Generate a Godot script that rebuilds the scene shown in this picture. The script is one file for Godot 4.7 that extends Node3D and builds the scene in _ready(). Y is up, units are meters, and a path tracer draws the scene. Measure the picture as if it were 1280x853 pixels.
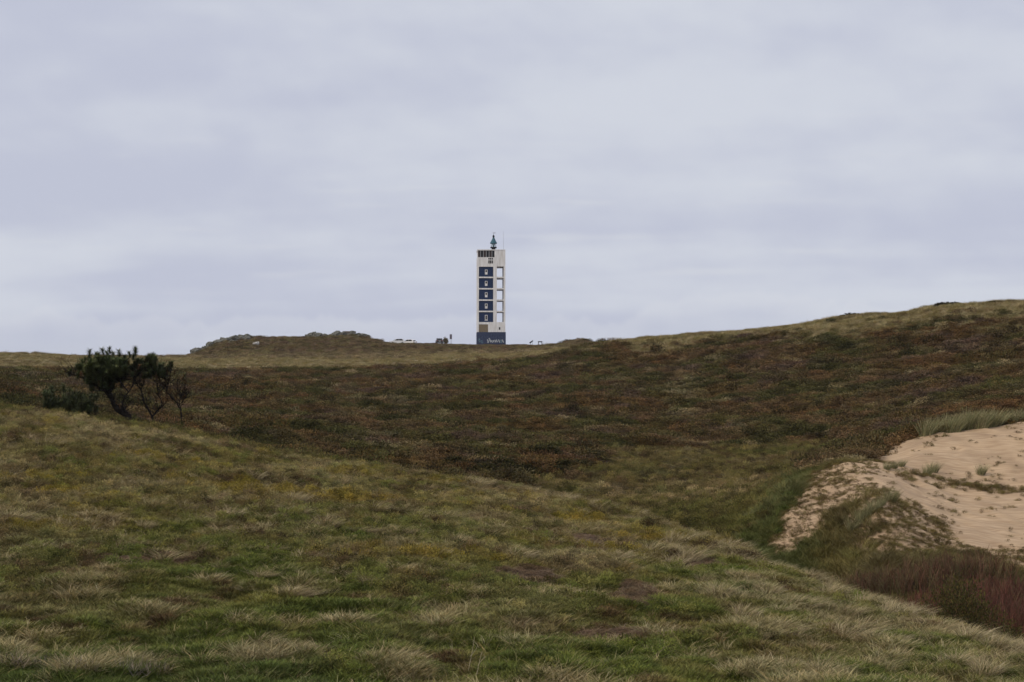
extends Node3D
# Heath and dunes below a square lighthouse, overcast afternoon.
# The camera stands at the origin (eye level y = 0) and looks along -z.
const FOCAL := 1858.0
const PITCH := 0.02072
const COLS := 520
const PX0 := -170.0
const PX1 := 1450.0

var rng := RandomNumberGenerator.new()
var n_big := FastNoiseLite.new()
var n_mid := FastNoiseLite.new()
var n_small := FastNoiseLite.new()
var n_patch := FastNoiseLite.new()
var rows := PackedFloat32Array()
var NR := 0
var grid := PackedFloat32Array()
var M := {}
var used := {}

# ------------------------------------------------------------------ terrain lines
# Every line runs from left to right: bearing, distance, height; between them the ground is interpolated.
var LINES := []

func slope_of(py: float) -> float:
	var a := (426.5 - py) / FOCAL
	return (a * cos(PITCH) + sin(PITCH)) / (cos(PITCH) - a * sin(PITCH))

func ln(pts: Array, seen := true, sink := 0.0) -> void:
	# pts: [bearing, sight line or height, distance]
	var xs := PackedFloat32Array(); var ds := PackedFloat32Array(); var hs := PackedFloat32Array()
	for p in pts:
		xs.append(p[0]); ds.append(p[2])
		hs.append((p[2] * slope_of(p[1]) if seen else p[1]) - sink)
	LINES.append([xs, ds, hs])

func lerp_line(l: Array, px: float) -> Vector2:
	var xs: PackedFloat32Array = l[0]
	var n := xs.size()
	if px <= xs[0]: return Vector2(l[1][0], l[2][0])
	if px >= xs[n - 1]: return Vector2(l[1][n - 1], l[2][n - 1])
	var k := xs.bsearch(px)
	k = clampi(k, 1, n - 1)
	var t := (px - xs[k - 1]) / (xs[k] - xs[k - 1])
	return Vector2(lerpf(l[1][k - 1], l[1][k], t), lerpf(l[2][k - 1], l[2][k], t))

func setup_lines() -> void:
	ln([[0, -1.65, 2.0], [1280, -1.65, 2.0]], false)
	ln([[0, -3.4, 11.0], [1280, -3.4, 11.0]], false)
	ln([[0, -5.2, 20.0], [640, -5.25, 20.0], [1280, -5.35, 20.0]], false)
	ln([[0, -5.62, 27.0], [640, -5.75, 27.0], [1280, -5.95, 27.0]], false)
	# slope of the near dune
	ln([[0, 683, 42], [260, 690, 42], [520, 700, 42], [760, 716, 42], [960, 740, 40], [1120, 782, 36], [1280, 829, 31]])
	# crest of the near dune
	ln([[0, 513, 75], [60, 517, 74], [130, 530, 72], [200, 540, 71], [260, 555, 70], [330, 568, 69], [400, 580, 68], [520, 596, 66], [620, 610, 64], [760, 637, 60], [880, 681, 52], [960, 713, 47], [1040, 740, 43], [1120, 770, 39], [1200, 798, 36], [1280, 820, 33.5], [1400, 850, 30]])
	# hollow behind it
	ln([[0, -2.7, 84], [130, -3.3, 83], [260, -4.4, 82], [400, -5.5, 80], [520, -6.1, 78], [620, -6.9, 75], [760, -7.7, 71], [880, -8.0, 61], [960, -7.6, 55], [1040, -7.7, 51], [1120, -7.9, 47], [1280, -8.2, 42], [1400, -8.3, 40]], false)
	ln([[0, -2.5, 92], [130, -3.2, 92], [260, -4.6, 92], [400, -5.7, 92], [520, -6.5, 92], [640, -6.8, 86], [760, -7.1, 82], [840, -7.2, 77], [900, -7.0, 69], [960, -6.4, 63], [1010, -5.8, 62], [1060, -5.7, 59], [1100, -5.05, 58], [1140, -5.75, 57.5], [1185, -6.5, 57], [1280, -6.8, 57], [1400, -6.9, 57]], false)
	ln([[0, -2.3, 100], [130, -2.9, 100], [260, -4.2, 100], [400, -5.4, 100], [520, -6.1, 100], [640, -6.2, 98], [760, -6.5, 98], [840, -6.6, 97], [900, -6.6, 90], [940, -6.5, 80], [980, -5.5, 71], [1010, -4.9, 70], [1060, -4.4, 70], [1110, -4.6, 70], [1140, -5.05, 70], [1200, -5.7, 69.5], [1280, -5.8, 69.5], [1400, -5.6, 70]], false)
	ln([[0, -2.1, 108], [260, -3.9, 108], [400, -5.0, 108], [520, -5.6, 108], [640, -5.9, 108], [760, -6.2, 108], [840, -6.35, 107], [940, -6.35, 100], [980, -6.3, 93], [1010, -5.5, 84], [1060, -4.6, 80], [1110, -4.3, 80], [1140, -3.75, 80], [1200, -3.25, 81], [1280, -2.85, 82], [1400, -2.6, 83]], false)
	ln([[0, -2.0, 120], [260, -3.7, 119], [520, -5.2, 118], [640, -5.7, 120], [840, -6.3, 120], [940, -6.0, 116], [1010, -5.9, 110], [1060, -5.6, 108], [1140, -5.0, 105], [1200, -4.2, 102], [1280, -3.7, 100], [1400, -3.3, 100]], false)
	# heath slope
	ln([[0, 483, 150], [260, 507, 147], [520, 517, 146], [640, 517, 146], [840, 517, 146], [1060, 497, 140], [1280, 468, 135], [1400, 450, 133]], true, 0.3)
	ln([[0, 470, 185], [260, 482, 186], [520, 485, 188], [640, 480, 189], [840, 462, 190], [1060, 437, 180], [1280, 414, 168], [1400, 400, 164]], true, 0.3)
	# its crest
	ln([[0, 462, 215], [230, 464, 218], [450, 462, 222], [560, 457, 225], [640, 452, 227], [700, 443, 230], [735, 432, 232], [770, 426.5, 234], [800, 423.5, 236], [850, 419, 235], [920, 415, 230], [1000, 407, 222], [1040, 398, 218], [1070, 394, 215], [1130, 391, 210], [1160, 385, 206], [1180, 381, 204], [1210, 380, 202], [1280, 377, 198], [1400, 372, 194]], true, 0.15)
	ln([[0, -0.6, 240], [230, -0.8, 243], [450, -0.4, 246], [560, 0.2, 248], [640, 0.8, 250], [700, 1.6, 253], [760, 2.6, 256], [800, 3.8, 258], [920, 5.0, 254], [1040, 7.0, 245], [1180, 9.0, 232], [1280, 9.4, 226], [1400, 9.6, 222]], false)
	# pale grass bank and the headland beyond
	ln([[0, 442, 285], [50, 443, 285], [100, 447, 285], [160, 449.5, 285], [235, 450, 285], [300, 453, 283], [450, 453, 281], [560, 449, 280], [640, 446, 280], [700, 441, 280], [760, 437, 280], [800, 436, 280], [1280, 420, 280]], true, 0.1)
	ln([[0, 2.6, 318], [160, 1.6, 318], [235, 1.6, 318], [300, 446, 318], [450, 444, 318], [560, 441, 318], [640, 440, 318], [700, 434, 330], [715, 428, 338], [735, 428, 338], [750, 437, 335], [800, 440, 320], [1280, 440, 320]].map(func(p): return p if p[1] > 100 else [p[0], 448.0, p[2]]), true)
	ln([[0, 456, 388], [225, 454, 385], [236, 449, 385], [245, 443, 385], [262, 436, 386], [290, 427, 388], [305, 424, 390], [340, 423, 392], [385, 423.5, 394], [400, 423.5, 395], [428, 421.5, 396], [445, 421, 396], [457, 424, 396], [470, 427, 398], [490, 430, 400], [600, 431.8, 405], [650, 432, 405], [690, 432, 402], [740, 431, 400], [800, 436, 400], [1280, 440, 400]])
	ln([[0, 460, 420], [235, 456, 420], [300, 430, 425], [430, 427, 430], [480, 433, 430], [600, 433, 428], [740, 433, 428], [800, 440, 428], [1280, 445, 428]])
	ln([[0, -14.0, 560], [1280, -14.0, 560]], false)
	ln([[0, -30.0, 900], [1280, -30.0, 900]], false)
	ln([[0, -40.0, 6000], [1280, -40.0, 6000]], false)

func profile(px: float, out: PackedFloat32Array) -> void:
	var n := LINES.size()
	var D := PackedFloat32Array(); var H := PackedFloat32Array()
	for l in LINES:
		var v := lerp_line(l, px)
		D.append(v.x); H.append(v.y)
	var m := PackedFloat32Array(); m.resize(n)
	var s := PackedFloat32Array(); s.resize(n)
	for k in n - 1: s[k] = (H[k + 1] - H[k]) / (D[k + 1] - D[k])
	m[0] = s[0]; m[n - 1] = s[n - 2]
	for k in range(1, n - 1):
		if s[k - 1] * s[k] <= 0.0:
			m[k] = 0.0
		else:
			var w1 := 2.0 * (D[k + 1] - D[k]) + (D[k] - D[k - 1])
			var w2 := (D[k + 1] - D[k]) + 2.0 * (D[k] - D[k - 1])
			m[k] = (w1 + w2) / (w1 / s[k - 1] + w2 / s[k])
	var k := 0
	for r in NR:
		var d := rows[r]
		while k < n - 2 and d > D[k + 1]: k += 1
		if d <= D[0]:
			out[r] = H[0]
			continue
		var w := D[k + 1] - D[k]
		var t := clampf((d - D[k]) / w, 0.0, 1.0)
		var t2 := t * t; var t3 := t2 * t
		out[r] = (2 * t3 - 3 * t2 + 1) * H[k] + (t3 - 2 * t2 + t) * w * m[k] + (-2 * t3 + 3 * t2) * H[k + 1] + (t3 - t2) * w * m[k + 1]

func crest_d(px: float) -> float: return lerp_line(LINES[5], px).x

func in_poly(px: float, d: float, poly: PackedVector2Array) -> bool:
	return Geometry2D.is_point_in_polygon(Vector2(px, d), poly)

var SAND := PackedVector2Array([Vector2(1012, 70.5), Vector2(1060, 71.5), Vector2(1110, 79.8), Vector2(1140, 80.6), Vector2(1200, 81.8), Vector2(1280, 83), Vector2(1460, 85), Vector2(1460, 53), Vector2(1280, 53), Vector2(1190, 55.5), Vector2(1165, 57.5), Vector2(1140, 60), Vector2(1105, 60.5), Vector2(1060, 61), Vector2(1000, 57), Vector2(966, 57.5), Vector2(975, 60.5), Vector2(1001, 66)])

func knoll(px: float, d: float) -> float: return pow((px - 1120.0) / 72.0, 2.0) + pow((d - 57.6) / 4.6, 2.0)

func sandiness(px: float, d: float, x: float, z: float) -> float:
	if px < 930.0 or d < 46.0 or d > 92.0: return 0.0
	var wob := n_mid.get_noise_2d(x * 1.7, z * 1.7) * 18.0
	var wd := n_mid.get_noise_2d(x * 1.7 + 90.0, z * 1.7) * 1.5
	if in_poly(px + wob, d + wd, SAND): return 1.0
	# the knoll in front is part sand, part grass
	var e := knoll(px, d)
	if e < 1.0 and n_small.get_noise_2d(x * 1.6, z * 1.6) + 0.5 * n_mid.get_noise_2d(x * 2.0, z * 2.0) + clampf((px - 1075.0) / 120.0, -0.3, 0.5) > -0.4 + 0.5 * e * e: return 1.0
	return 0.0

# cover: 0 near turf, 1 basin grass, 2 heath, 3 pale bank, 4 headland, 5 sand, 6 rough grass on the dune
func cover(px: float, d: float, x: float, z: float) -> int:
	if sandiness(px, d, x, z) > 0.5: return 5
	var w := n_big.get_noise_2d(x, z)
	var c := crest_d(px)
	if d < c + 2.5: return 0
	var pw := px + n_mid.get_noise_2d(x * 1.3, z * 1.3) * 45.0 + w * 25.0
	if px > 880.0 and d < 88.0 and d > c + 2.5 and pw > 932.0 + maxf(0.0, d - 62.0) * 4.0: return 6 if d < 73.0 or px < 1010.0 else 2
	var top := lerp_line(LINES[13], px).x
	var edge := top - 2.0 + w * 8.0 + n_mid.get_noise_2d(x, z) * 8.0
	if px > 740.0: edge = top - 2.0 - (19.0 - clampf((px - 1000.0) / 200.0, 0.0, 1.0) * 2.0) * clampf((px - 740.0) / 60.0, 0.0, 1.0) + w * 12.0 + n_mid.get_noise_2d(x, z) * 9.0 + n_small.get_noise_2d(x, z) * 8.0
	if d > 300.0 + w * 18.0: return 4
	if d > edge: return 3
	var hs := c + 7.0
	if px > 560.0: hs = lerpf(c + 7.0, 118.0, clampf((px - 560.0) / 190.0, 0.0, 1.0)) + w * 14.0 + 6.0 * n_mid.get_noise_2d(x, z)
	if px > 1040.0: hs = lerpf(118.0, 92.0, clampf((px - 1040.0) / 60.0, 0.0, 1.0)) + w * 12.0 + 5.0 * n_mid.get_noise_2d(x, z)
	if px > 545.0 and px < 690.0 + w * 140.0 + 60.0 * n_mid.get_noise_2d(x, z) and d > 92.0 + w * 10.0: hs = minf(hs, 92.0)
	return 2 if d > hs else 1

func bare(px: float, d: float) -> float:
	# litter where the turf has died back
	var w := 0.0
	for b in [[665.0, 40.5, 55.0, 1.6], [795.0, 38.0, 35.0, 2.4], [870.0, 45.5, 45.0, 1.2], [735.0, 49.0, 40.0, 1.5], [760.0, 33.0, 60.0, 0.8], [180.0, 40.5, 70.0, 0.7], [620.0, 55.0, 40.0, 1.2]]:
		w = maxf(w, 1.0 - pow((px - b[0]) / b[2], 2.0) - pow((d - b[1]) / b[3], 2.0))
	return w

func mix3(a: Color, b: Color, t: float) -> Color: return a.lerp(b, clampf(t, 0.0, 1.0))

const C_GREEN := Color(0.151, 0.177, 0.038)
const C_DGREEN := Color(0.097, 0.123, 0.031)
const C_OLIVE := Color(0.244, 0.203, 0.071)
const C_BROWN := Color(0.126, 0.083, 0.042)
const C_PURPLE := Color(0.114, 0.075, 0.052)
const C_MUSTARD := Color(0.270, 0.198, 0.031)
const C_STRAW := Color(0.432, 0.351, 0.194)
const C_RUST := Color(0.131, 0.070, 0.029)
const C_HGREEN := Color(0.085, 0.080, 0.027)
const C_SAND := Color(0.60, 0.445, 0.290)

func tone(kind: int, px: float, d: float, x: float, z: float) -> Color:
	# what grows or lies at that place
	var a := n_patch.get_noise_2d(x * 0.55, z * 0.6)
	var b := n_mid.get_noise_2d(x * 1.2 + 40.0, z * 0.85)
	var s := n_small.get_noise_2d(x * 1.1, z * 0.8)
	match kind:
		0:
			if bare(px, d) + 0.35 * s > 0.3: return mix3(Color(0.216, 0.150, 0.105), C_BROWN, 0.3 + s)
			var g := clampf(0.5 + (43.0 - d) / 16.0 + a * 1.3 - 0.15 * s, 0.0, 1.0)
			var up := mix3(C_OLIVE, C_BROWN, 0.38 + 1.5 * b)
			up = mix3(up, C_GREEN, 0.1 + 1.4 * s)
			up = mix3(up, C_STRAW, 0.14 + 0.9 * n_patch.get_noise_2d(x * 1.0 + 500.0, z * 0.8))
			var must := n_patch.get_noise_2d(x * 0.8 + 300.0, z * 1.1 + 20.0) * 1.6 + s * 0.8 - absf(d - 52.0) / 40.0
			up = mix3(up, C_MUSTARD, clampf((must - 0.2) * 2.2, 0.0, 0.7))
			var low := mix3(C_GREEN, C_DGREEN, 0.3 + 1.6 * s)
			low = mix3(low, C_OLIVE, 0.1 + 1.1 * b + 0.5 * a)
			low = mix3(low, C_BROWN, (b * 1.2 - s * 1.2 - 0.35) * 2.0)
			if d < 31.0 and px < 420.0: low = mix3(low, C_DGREEN, (31.0 - d) / 3.0)
			return mix3(up, low, g)
		1:
			var c := mix3(C_OLIVE, C_BROWN, 0.35 + 1.3 * b + 0.8 * s)
			c = mix3(c, C_STRAW, (n_patch.get_noise_2d(x * 1.1 + 70.0, z * 1.4) + 0.3 * s - 0.12) * 2.0 * clampf((d - 70.0) / 10.0, 0.0, 1.0) * 0.45)
			c = mix3(c, C_GREEN * 0.75, 0.1 + a) * 0.8
			return mix3(c, Color(0.40, 0.30, 0.155), (1.0 - pow((px - 880.0) / 110.0, 2.0) - pow((d - 83.0) / 7.0, 2.0)) * 0.7 + 1.6 * s + 0.5 * b - 0.15)
		2:
			var p1 := n_patch.get_noise_2d(x * 0.32 + 11.0, z * 0.42)
			var p2 := n_patch.get_noise_2d(x * 0.5 + 211.0, z * 0.62)
			var p3 := n_patch.get_noise_2d(x * 0.9 + 411.0, z * 1.0)
			var c := mix3(C_BROWN * 1.25, C_HGREEN * 1.25, 0.4 + 1.0 * b + 0.6 * s + 2.6 * a)
			c = mix3(c, C_RUST * 1.2, clampf(2.0 * p1 + 0.5 * s + 0.12, 0.0, 0.7))
			c = mix3(c, C_PURPLE * 1.25, (p2 - 0.16) * 4.0)
			c = mix3(c, C_HGREEN * 0.9, (n_patch.get_noise_2d(x * 0.4 + 911.0, z * 0.5) - 0.12) * 4.0)
			c = mix3(c, C_STRAW * 0.7, (n_patch.get_noise_2d(x * 0.7 + 611.0, z * 1.6) - 0.3) * 4.0)
			return c
		3:
			var c := mix3(Color(0.475, 0.388, 0.222), Color(0.269, 0.226, 0.095), 0.5 + 0.8 * b + 0.6 * s)
			return mix3(c, C_BROWN * 1.3, 0.05 + 0.8 * a)
		4:
			var c := mix3(Color(0.156, 0.104, 0.062), Color(0.177, 0.151, 0.062), 0.55 + 1.4 * b)
			c = mix3(c, Color(0.205, 0.130, 0.092), 1.6 * a)
			return mix3(c, Color(0.347, 0.280, 0.162), (335.0 - d) / 60.0 + s * 0.4)
		6:
			var c := mix3(C_DGREEN, C_OLIVE, 0.4 + 1.2 * b + 0.6 * s)
			c = mix3(c, mix3(C_BROWN, C_OLIVE, 0.5 + b), clampf((px - 1000.0) / 50.0, 0.0, 0.75))
			c = mix3(c, C_STRAW, 0.12 + 0.5 * a)
			return mix3(c, Color(0.088, 0.100, 0.030), clampf((1030.0 - px) / 70.0, -0.3, 0.55) + 1.4 * b + 0.6 * s)
	return C_SAND

# ------------------------------------------------------------------ positions
func bearing(x: float, z: float) -> float: return 640.0 + FOCAL * x / -z

func ground(x: float, z: float) -> float:
	var px := bearing(x, z); var d := -z
	var f := (px - PX0) / (PX1 - PX0) * (COLS - 1)
	f = clampf(f, 0.0, COLS - 1.001)
	var c := int(f)
	var r := clampi(rows.bsearch(d), 1, NR - 1)
	var t := clampf((d - rows[r - 1]) / (rows[r] - rows[r - 1]), 0.0, 1.0)
	var u := f - c
	return lerpf(lerpf(grid[c * NR + r - 1], grid[c * NR + r], t), lerpf(grid[(c + 1) * NR + r - 1], grid[(c + 1) * NR + r], t), u)

func spot(px: float, d: float) -> Vector3:
	var x := (px - 640.0) / FOCAL * d
	return Vector3(x, ground(x, -d), -d)

func hit(px: float, py: float, from := 24.0) -> Vector3:
	# the place on the ground along one line of sight
	var v := slope_of(py)
	var d := from
	while d < 430.0:
		var p := spot(px, d)
		if p.y >= v * d: return p
		d *= 1.004
	return spot(px, 400.0)

# ------------------------------------------------------------------ helpers
func mat(c: Color, rough := 0.9, vertex := false, back := 0.0) -> StandardMaterial3D:
	var m := StandardMaterial3D.new()
	m.albedo_color = c.linear_to_srgb()
	m.roughness = rough
	m.metallic_specular = 0.25
	m.vertex_color_use_as_albedo = vertex
	m.cull_mode = BaseMaterial3D.CULL_DISABLED
	if back > 0.0:
		m.backlight_enabled = true
		m.backlight = Color(back, back, back)
	return m

func noise_tex(freq: float, lo: Color, hi: Color, sd: int, normal := false, strength := 4.0, size := 512) -> NoiseTexture2D:
	# computed at once, so that it is ready when the scene is read
	var f := FastNoiseLite.new(); f.seed = sd; f.frequency = freq; f.fractal_octaves = 5
	var t := NoiseTexture2D.new()
	t.width = size; t.height = size; t.seamless = true; t.noise = f
	t.as_normal_map = normal; t.bump_strength = strength
	if not normal:
		var g := Gradient.new(); g.set_color(0, lo); g.set_color(1, hi); t.color_ramp = g
	return t

func numbered(called: String) -> String:
	if not used.has(called):
		used[called] = 0
		return called
	used[called] += 1
	return "%s_%03d" % [called, used[called]]

func tag(o: Node, label := "", category := "", group := "", kind := "") -> void:
	if label: o.set_meta("label", label)
	if category: o.set_meta("category", category)
	if group: o.set_meta("group", group)
	if kind: o.set_meta("kind", kind)

func thing(called: String, at: Vector3, label: String, category: String, group := "") -> Node3D:
	var o := Node3D.new(); o.name = numbered(called); add_child(o)
	o.position = at
	tag(o, label, category, group)
	return o

func part(called: String, mesh: Mesh, m: Material, parent: Node) -> MeshInstance3D:
	var o := MeshInstance3D.new()
	o.name = called if parent != self else numbered(called)
	o.mesh = mesh; o.material_override = m
	parent.add_child(o, true)
	return o

func st_new() -> SurfaceTool:
	var st := SurfaceTool.new(); st.begin(Mesh.PRIMITIVE_TRIANGLES)
	st.set_smooth_group(-1)
	return st

func quad(st: SurfaceTool, a: Vector3, b: Vector3, c: Vector3, d: Vector3) -> void:
	for v in [a, b, c, a, c, d]: st.add_vertex(v)

func bx(st: SurfaceTool, lo: Vector3, hi: Vector3) -> void:
	var p := []
	for k in 8: p.append(Vector3(hi.x if k & 1 else lo.x, hi.y if k & 2 else lo.y, hi.z if k & 4 else lo.z))
	quad(st, p[4], p[6], p[7], p[5]); quad(st, p[1], p[3], p[2], p[0])
	quad(st, p[0], p[2], p[6], p[4]); quad(st, p[5], p[7], p[3], p[1])
	quad(st, p[6], p[2], p[3], p[7]); quad(st, p[0], p[4], p[5], p[1])

func done(st: SurfaceTool) -> ArrayMesh:
	st.generate_normals()
	return st.commit()

func box(called: String, lo: Vector3, hi: Vector3, m: Material, parent: Node) -> MeshInstance3D:
	var st := st_new(); bx(st, lo, hi)
	return part(called, done(st), m, parent)

func tube(st: SurfaceTool, pts: Array, radii: Array, sides := 6) -> void:
	var prev := []
	for k in pts.size():
		var dir: Vector3 = (pts[min(k + 1, pts.size() - 1)] - pts[max(k - 1, 0)]).normalized()
		var u := dir.cross(Vector3(0.31, 0.2, 0.93)).normalized()
		var w := dir.cross(u)
		var ring := []
		for s in sides:
			var a := TAU * s / sides
			ring.append(pts[k] + (u * cos(a) + w * sin(a)) * radii[k])
		if k > 0:
			for s in sides:
				var t := (s + 1) % sides
				quad(st, prev[s], ring[s], ring[t], prev[t])
		prev = ring

func lathe(st: SurfaceTool, prof: Array, sides := 20, at := Vector3.ZERO) -> void:
	for k in prof.size() - 1:
		for s in sides:
			var a := TAU * s / sides; var b := TAU * (s + 1) / sides
			var p: Vector2 = prof[k]; var q: Vector2 = prof[k + 1]
			quad(st, at + Vector3(p.x * cos(a), p.y, p.x * sin(a)), at + Vector3(p.x * cos(b), p.y, p.x * sin(b)), at + Vector3(q.x * cos(b), q.y, q.x * sin(b)), at + Vector3(q.x * cos(a), q.y, q.x * sin(a)))

func prism(st: SurfaceTool, poly: PackedVector2Array, z0: float, z1: float, in0 := 0.0, in1 := 0.0) -> void:
	var n := poly.size()
	var mid := Vector2.ZERO
	for p in poly: mid += p / n
	for k in n:
		var a := poly[k]; var b := poly[(k + 1) % n]
		quad(st, Vector3(a.x, a.y, z0), Vector3(b.x, b.y, z0), Vector3(b.x, b.y, z1), Vector3(a.x, a.y, z1))
	var tri := Geometry2D.triangulate_polygon(poly)
	for k in range(0, tri.size(), 3):
		for j in [0, 1, 2]: st.add_vertex(Vector3(poly[tri[k + j]].x, poly[tri[k + j]].y, z1))
		for j in [2, 1, 0]: st.add_vertex(Vector3(poly[tri[k + j]].x, poly[tri[k + j]].y, z0))

# ------------------------------------------------------------------ plant meshes (leaf-sized faces; vertex colours vary blade by blade)
func raw_mesh(v: PackedVector3Array, c: PackedColorArray) -> ArrayMesh:
	var arr := []; arr.resize(Mesh.ARRAY_MAX)
	var n := PackedVector3Array(); n.resize(v.size())
	for k in range(0, v.size(), 3):
		var f := (v[k + 2] - v[k]).cross(v[k + 1] - v[k]).normalized()
		if f.y < 0.0:
			f = -f
			var swap := v[k + 1]; v[k + 1] = v[k + 2]; v[k + 2] = swap
		n[k] = f; n[k + 1] = f; n[k + 2] = f
	arr[Mesh.ARRAY_VERTEX] = v; arr[Mesh.ARRAY_COLOR] = c; arr[Mesh.ARRAY_NORMAL] = n
	var m := ArrayMesh.new(); m.add_surface_from_arrays(Mesh.PRIMITIVE_TRIANGLES, arr)
	return m

func blades(n: int, radius: float, len_lo: float, len_hi: float, width: float, lean: float, droop: float, wind: float, hues: Array, segs := 3) -> ArrayMesh:
	var v := PackedVector3Array(); var cs := PackedColorArray()
	for k in n:
		var a := rng.randf() * TAU; var rr := radius * sqrt(rng.randf())
		var p := Vector3(cos(a) * rr, -0.03, sin(a) * rr)
		var L := rng.randf_range(len_lo, len_hi)
		var out := Vector3(cos(a), 0, sin(a)) * lean * rng.randf_range(0.3, 1.2) * (0.4 + rr / maxf(radius, 0.01)) + Vector3(wind * rng.randf_range(0.4, 1.3), 0, rng.randf_range(-0.2, 0.3) * wind)
		var dir := (Vector3.UP + out * 0.6 + Vector3(rng.randf_range(-0.15, 0.15), 0, rng.randf_range(-0.15, 0.15))).normalized()
		var flat := Vector3(out.x, 0, out.z).normalized()
		var ya := rng.randf() * TAU
		var side := Vector3(cos(ya), 0, sin(ya)) * width * 0.5
		var col: Color = hues[rng.randi() % hues.size()]
		col = col * rng.randf_range(0.55, 1.45); col.a = 1.0
		var w0 := 1.0
		var q := p
		for s in segs:
			var nd := (dir + flat * droop * (s + 1.0) / segs - Vector3.UP * droop * (s + 0.6) / segs).normalized()
			var q2 := q + nd * L / segs
			var w1 := 1.0 - pow((s + 1.0) / segs, 1.5)
			if s < segs - 1:
				for t in [q - side * w0, q + side * w0, q2 + side * w1, q - side * w0, q2 + side * w1, q2 - side * w1]: v.append(t)
				for t in 6: cs.append(col)
			else:
				for t in [q - side * w0, q + side * w0, q2]: v.append(t)
				for t in 3: cs.append(col)
			q = q2; w0 = w1
	return raw_mesh(v, cs)

func leafy(n: int, radius: float, height: float, leaf: float, upright: float, hues: Array, inner := 0.35, spread := 0.45) -> ArrayMesh:
	# a low shrub: sprigs and leaves through the volume of a dome
	var v := PackedVector3Array(); var cs := PackedColorArray()
	var lobes := []
	for k in 5: lobes.append(Vector3(rng.randf_range(-0.5, 0.5), rng.randf_range(0.35, 0.8), rng.randf_range(-0.5, 0.5)))
	for k in n:
		var c: Vector3 = lobes[rng.randi() % lobes.size()]
		var dirv := Vector3(rng.randfn(), rng.randfn() * 0.8, rng.randfn()).normalized()
		var q := c + dirv * (inner + (1.0 - inner) * rng.randf()) * 0.5
		if q.y < 0.0: q.y = -q.y * 0.4
		q = Vector3(q.x * radius, q.y * height, q.z * radius)
		var up := (dirv + Vector3.UP * upright + Vector3(0.25, 0, 0)).normalized()
		var side := up.cross(Vector3(rng.randfn(), rng.randfn(), rng.randfn())).normalized()
		var L := leaf * rng.randf_range(0.6, 1.5)
		var col: Color = hues[rng.randi() % hues.size()]
		col = col * rng.randf_range(1.0 - spread, 1.0 + spread); col.a = 1.0
		var w := side * L * 0.22
		for t in [q, q + up * L * 0.5 + w, q + up * L, q, q + up * L, q + up * L * 0.5 - w]: v.append(t)
		for t in 6: cs.append(col)
	return raw_mesh(v, cs)

func scatter(called: String, label: String, meshes: Array, xf: Array, cols: Array, m: Material) -> void:
	# one object of uncountable plants; one instancer for each variant of the clump
	for k in meshes.size():
		var buf := PackedFloat32Array()
		var cnt := 0
		for i in range(k, xf.size(), meshes.size()):
			var t: Transform3D = xf[i]; var c: Color = cols[i]
			buf.append_array(PackedFloat32Array([t.basis.x.x, t.basis.y.x, t.basis.z.x, t.origin.x, t.basis.x.y, t.basis.y.y, t.basis.z.y, t.origin.y, t.basis.x.z, t.basis.y.z, t.basis.z.z, t.origin.z, c.r, c.g, c.b, 1.0]))
			cnt += 1
		if cnt == 0: continue
		var mm := MultiMesh.new()
		mm.transform_format = MultiMesh.TRANSFORM_3D
		mm.use_colors = true
		mm.mesh = meshes[k]
		mm.instance_count = cnt
		mm.buffer = buf
		var o := MultiMeshInstance3D.new()
		o.name = numbered(called); o.multimesh = mm; o.material_override = m
		add_child(o)
		tag(o, label, "vegetation", "", "stuff")

func place(p: Vector3, yaw: float, s: float, sy := 1.0) -> Transform3D:
	return Transform3D(Basis(Vector3.UP, yaw).scaled(Vector3(s, s * sy, s)), p)

func jitter(c: Color, amount: float) -> Color:
	var k := 1.0 + rng.randf_range(-amount, amount)
	return Color(c.r * k * (1.0 + rng.randf_range(-0.08, 0.08)), c.g * k, c.b * k * (1.0 + rng.randf_range(-0.1, 0.1)))

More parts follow.
